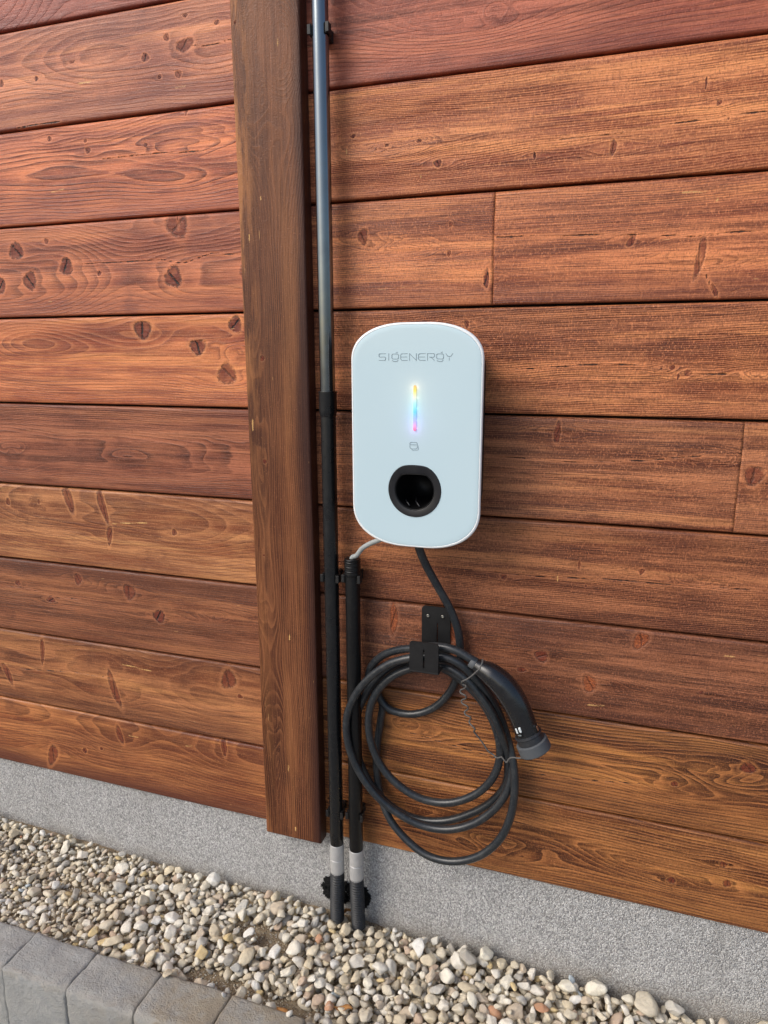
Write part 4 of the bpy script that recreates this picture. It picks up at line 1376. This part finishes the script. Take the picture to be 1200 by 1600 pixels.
# plug handle
def Z6(p_, y): return at(680 + p_[0] / 6.0, 1000 + p_[1] / 6.0, y)
hp = [Z6((372, 225), -.068), Z6((430, 262), -.068), Z6((520, 318), -.069), Z6((620, 405), -.070), Z6((705, 515), -.071), (Z6((765, 620), -.072)), Z6((812, 730), -.072), Z6((850, 830), -.072), Z6((868, 875), -.072)]
hr = [0.0115, 0.0155, 0.0205, 0.0230, 0.0236, 0.0230, 0.0222, 0.0218, 0.0216]
HPTS = catmull(hp, 8)
HRAD = []
for i in range(len(HPTS)):
    f = i / 8; k = min(int(f), len(hr) - 2); HRAD.append(hr[k] + (hr[k + 1] - hr[k]) * (f - k))
bm = bmesh.new(); tube(bm, HPTS, HRAD, 32)
hdl = link('handle', from_bm(bm), hand, cab)
# strain relief collar
bm = bmesh.new()
q0, q1 = Z6((330, 196), -.067), Z6((400, 242), -.068)
tube(bm, [q0, q0.lerp(q1, .06), q0.lerp(q1, .9), q1], [0.0092, 0.0108, 0.0112, 0.0095], 20)
link('strain_relief', from_bm(bm), cap_m, cab)
# seam line on the handle
bm = bmesh.new()
sp_ = []
for i, (c_, r_s) in enumerate(zip(HPTS, HRAD)):
    if 6 < i < 58:
        tg = (HPTS[min(i + 1, len(HPTS) - 1)] - HPTS[i - 1]).normalized()
        sd = tg.cross(Vector((0, -1, 0))).normalized()
        dirv = (Vector((0, -1, 0)) * 0.80 + sd * 0.60)
        if sd.x > 0: dirv = (Vector((0, -1, 0)) * 0.80 - sd * 0.60)
        sp_.append(c_ + dirv.normalized() * (r_s + 0.00005))
tube(bm, sp_, 0.00035, 6)
link('seam', from_bm(bm), cap_m, hdl)
ax = (hp[-1] - hp[-2]).normalized()
ax = Vector((ax.x * 1.0 + 0.06, ax.y, ax.z)).normalized()
e0 = hp[-1]
bm = bmesh.new()
tube(bm, [e0 - ax * 0.002, e0 - ax * 0.001, e0 + ax * 0.002, e0 + ax * 0.003, e0 + ax * .0035, e0 + ax * 0.018, e0 + ax * 0.019], [0.021, 0.0245, 0.0252, 0.0242, 0.0238, 0.0248, 0.022], 36)
auto_smooth(link('collar', from_bm(bm), plastic('collar_plastic', (44, 46, 50), 0.4, 0.2), cab))
bm = bmesh.new()
tube(bm, [e0 + ax * 0.0145, e0 + ax * 0.0150, e0 + ax * 0.016, e0 + ax * 0.034, e0 + ax * 0.0355, e0 + ax * .0358], [0.0225, 0.0278, 0.0290, 0.0296, 0.0285, 0.020], 40)
capo = auto_smooth(link('end_cap', from_bm(bm), cap_m, cab))
# tab under the cap
bm = bmesh.new()
tq = e0 + ax * 0.0365
sd = ax.cross(Vector((0, -1, 0))).normalized()
if sd.x < 0: sd = -sd
tube(bm, [tq - sd * 0.012 + Vector((0, -.016, 0)), tq - sd * .010 + Vector((0, -.016, 0)), tq + sd * 0.006 + Vector((0, -.016, 0)), tq + sd * 0.008 + Vector((0, -.016, 0))], [0.0015, 0.0030, 0.0030, 0.0015], 10)
link('tab', from_bm(bm), cap_m, capo)
# glossy badge and latch on the handle
def on_handle(i, u, v, lift=0.0006):
    """point on the handle: i along, u around (0 = towards the viewer), v metres along"""
    c_ = HPTS[i]; tg = (HPTS[i + 1] - HPTS[i - 1]).normalized()
    f_ = Vector((0, -1, 0)); f_ = (f_ - tg * f_.dot(tg)).normalized(); s_ = tg.cross(f_)
    return c_ + tg * v + (f_ * math.cos(u) + s_ * math.sin(u)) * (HRAD[i] + lift)
def badge(name, i, u0, u1, v0, v1, mat, parent, lift):
    b = bmesh.new(); g_v = []
    for a in range(9):
        row = []
        for k in range(9):
            s, t = a / 8 * 2 - 1, k / 8 * 2 - 1
            # squircle footprint
            ss = s * math.sqrt(1 - t * t / 2 * 0.35); tt = t * math.sqrt(1 - s * s / 2 * 0.35)
            row.append(b.verts.new(on_handle(i, (u0 + u1) / 2 + (u1 - u0) / 2 * ss, (v0 + v1) / 2 + (v1 - v0) / 2 * tt, lift * (1.0 if max(abs(s), abs(t)) < 0.99 else -0.5))))
        g_v.append(row)
    for a in range(8):
        for k in range(8): b.faces.new((g_v[a][k], g_v[a + 1][k], g_v[a + 1][k + 1], g_v[a][k + 1]))
    return link(name, from_bm(b), mat, parent)
IB = len(HPTS) - 12
sgn = 1 if on_handle(IB, 0.5, 0).x < HPTS[IB].x else -1
bd = badge('badge', IB, sgn * 0.02, sgn * 0.78, -0.009, 0.013, plastic('badge_black', (10, 10, 11), 0.2, 0.1, 0.6, 0.0, 0.0), hdl, 0.0009)
wpl = N('badge_white').set(color=lin((214, 222, 224)), rough=0.25)
badge('emblem', IB, sgn * 0.42, sgn * 0.62, -0.007, 0.006, wpl, bd, 0.0016)
badge('emblem', IB, sgn * 0.08, sgn * 0.30, -0.008, 0.004, wpl, bd, 0.0016)
badge('emblem', IB, sgn * 0.20, sgn * 0.56, 0.0065, 0.0095, plastic('badge_grey', (120, 128, 130), 0.3, 0.1), bd, 0.0016)
badge('latch', len(HPTS) - 9, -sgn * 0.95, -sgn * 1.5, -0.010, 0.010, plastic('latch_black', (12, 12, 13), 0.3, 0.1), hdl, 0.0022)
badge('latch', len(HPTS) - 7, -sgn * 1.15, -sgn * 1.35, -0.008, 0.004, plastic('latch_brown', (140, 96, 72), 0.4, 0.1), hdl, 0.0030)
# lanyard of the cap: two turns round the neck, then a wavy cord
bm = bmesh.new()
for s_off in (0.0, 0.0050):
    c0 = Z6((395, 238), -.068); c1 = Z6((450, 272), -.068)
    tg = (c1 - c0).normalized(); c_ = c0 + tg * (0.004 + s_off)
    f_ = Vector((0, -1, 0)); f_ = (f_ - tg * f_.dot(tg)).normalized(); s_ = tg.cross(f_)
    tube(bm, [c_ + (f_ * math.cos(a * math.pi / 12) + s_ * math.sin(a * math.pi / 12)) * 0.0138 + tg * 0.002 * math.cos(a * math.pi / 12) for a in range(24)], 0.0017, 8, closed=True)
wv = [(430, 262, -.081), (400, 285, -.083), (345, 335, -.083), (290, 372, -.081), (256, 388, -.079)]
for k, (x_, y_) in enumerate([(250, 412), (290, 430), (272, 455), (236, 472), (238, 495), (284, 522), (286, 548), (248, 566), (252, 592), (302, 622), (306, 650), (276, 672), (284, 700), (330, 724), (332, 745), (318, 765), (345, 805), (372, 832)]):
    wv.append((x_, y_, -.070 - 0.004 * math.sin(k * 1.6)))
wv += [(365, 860, -.066), (415, 925, -.064), (455, 980, -.063), (500, 1045, -.064), (540, 1072, -.064), (580, 1105, -.068), (622, 1098, -.070), (650, 1130, -.072), (668, 1146, -.073), (700, 1108, -.074), (740, 1102, -.076), (780, 1108, -.078), (830, 1100, -.078), (860, 1085, -.078)]
tube(bm, catmull([Z6((a_, b_), c_) for a_, b_, c_ in wv], 6), 0.0015, 8)
link('lanyard', from_bm(bm), cord_m, cab)

# ------------------------------------------------------------------ leaf scraps lying on the gravel
lf = N('dry_leaf'); P = lf.pos()
lfm = lf.set(color=lf.mix(lf.noise(P, 120, 4), lin((150, 98, 52)), lin((196, 150, 96))), rough=0.8, spec=0.2)
for i, (px, py, ln, ang, lab) in enumerate([(537, 1577, .018, 10, 'curled orange brown leaf scrap on the pebbles near the bottom edge'), (443, 1585, .022, -28, 'thin dry leaf strip at the edge of the kerb stones'), (78, 1292, .016, 35, 'dark dry leaf scrap among the pebbles at far left'), (545, 1424, .016, 60, 'small brown leaf scrap between the two conduits at the gravel')]):
    c_ = atz(px, py, 0.018 if i != 1 else 0.03)
    bm = bmesh.new(); ca, sa = math.cos(math.radians(ang)), math.sin(math.radians(ang))
    rows = []
    for a in range(8):
        t = a / 7 * 2 - 1
        wdt = (1 - t * t) * ln * 0.32 + 0.0006
        row = []
        for k in range(4):
            s = k / 3 * 2 - 1
            lx_, ly_ = t * ln, s * wdt * (1 + .3 * noise.noise(Vector((t * 3, s * 3, i))))
            zz = 0.004 * abs(s) + 0.004 * math.sin(t * 3 + i) + 0.001 * noise.noise(Vector((t * 9, s, i)))
            row.append(bm.verts.new((c_.x + lx_ * ca - ly_ * sa, c_.y + lx_ * sa + ly_ * ca, c_.z + zz)))
        rows.append(row)
    for A, B in zip(rows, rows[1:]):
        for k in range(3): bm.faces.new((A[k], A[k + 1], B[k + 1], B[k]))
    ex = bmesh.ops.extrude_face_region(bm, geom=bm.faces[:])
    for v in [g for g in ex['geom'] if isinstance(g, bmesh.types.BMVert)]: v.co.z -= 0.0005
    o = link('dry_leaf', from_bm(bm), lfm, None)
    tag(o, lab, 'leaf', 'dry leaf scraps on the gravel')
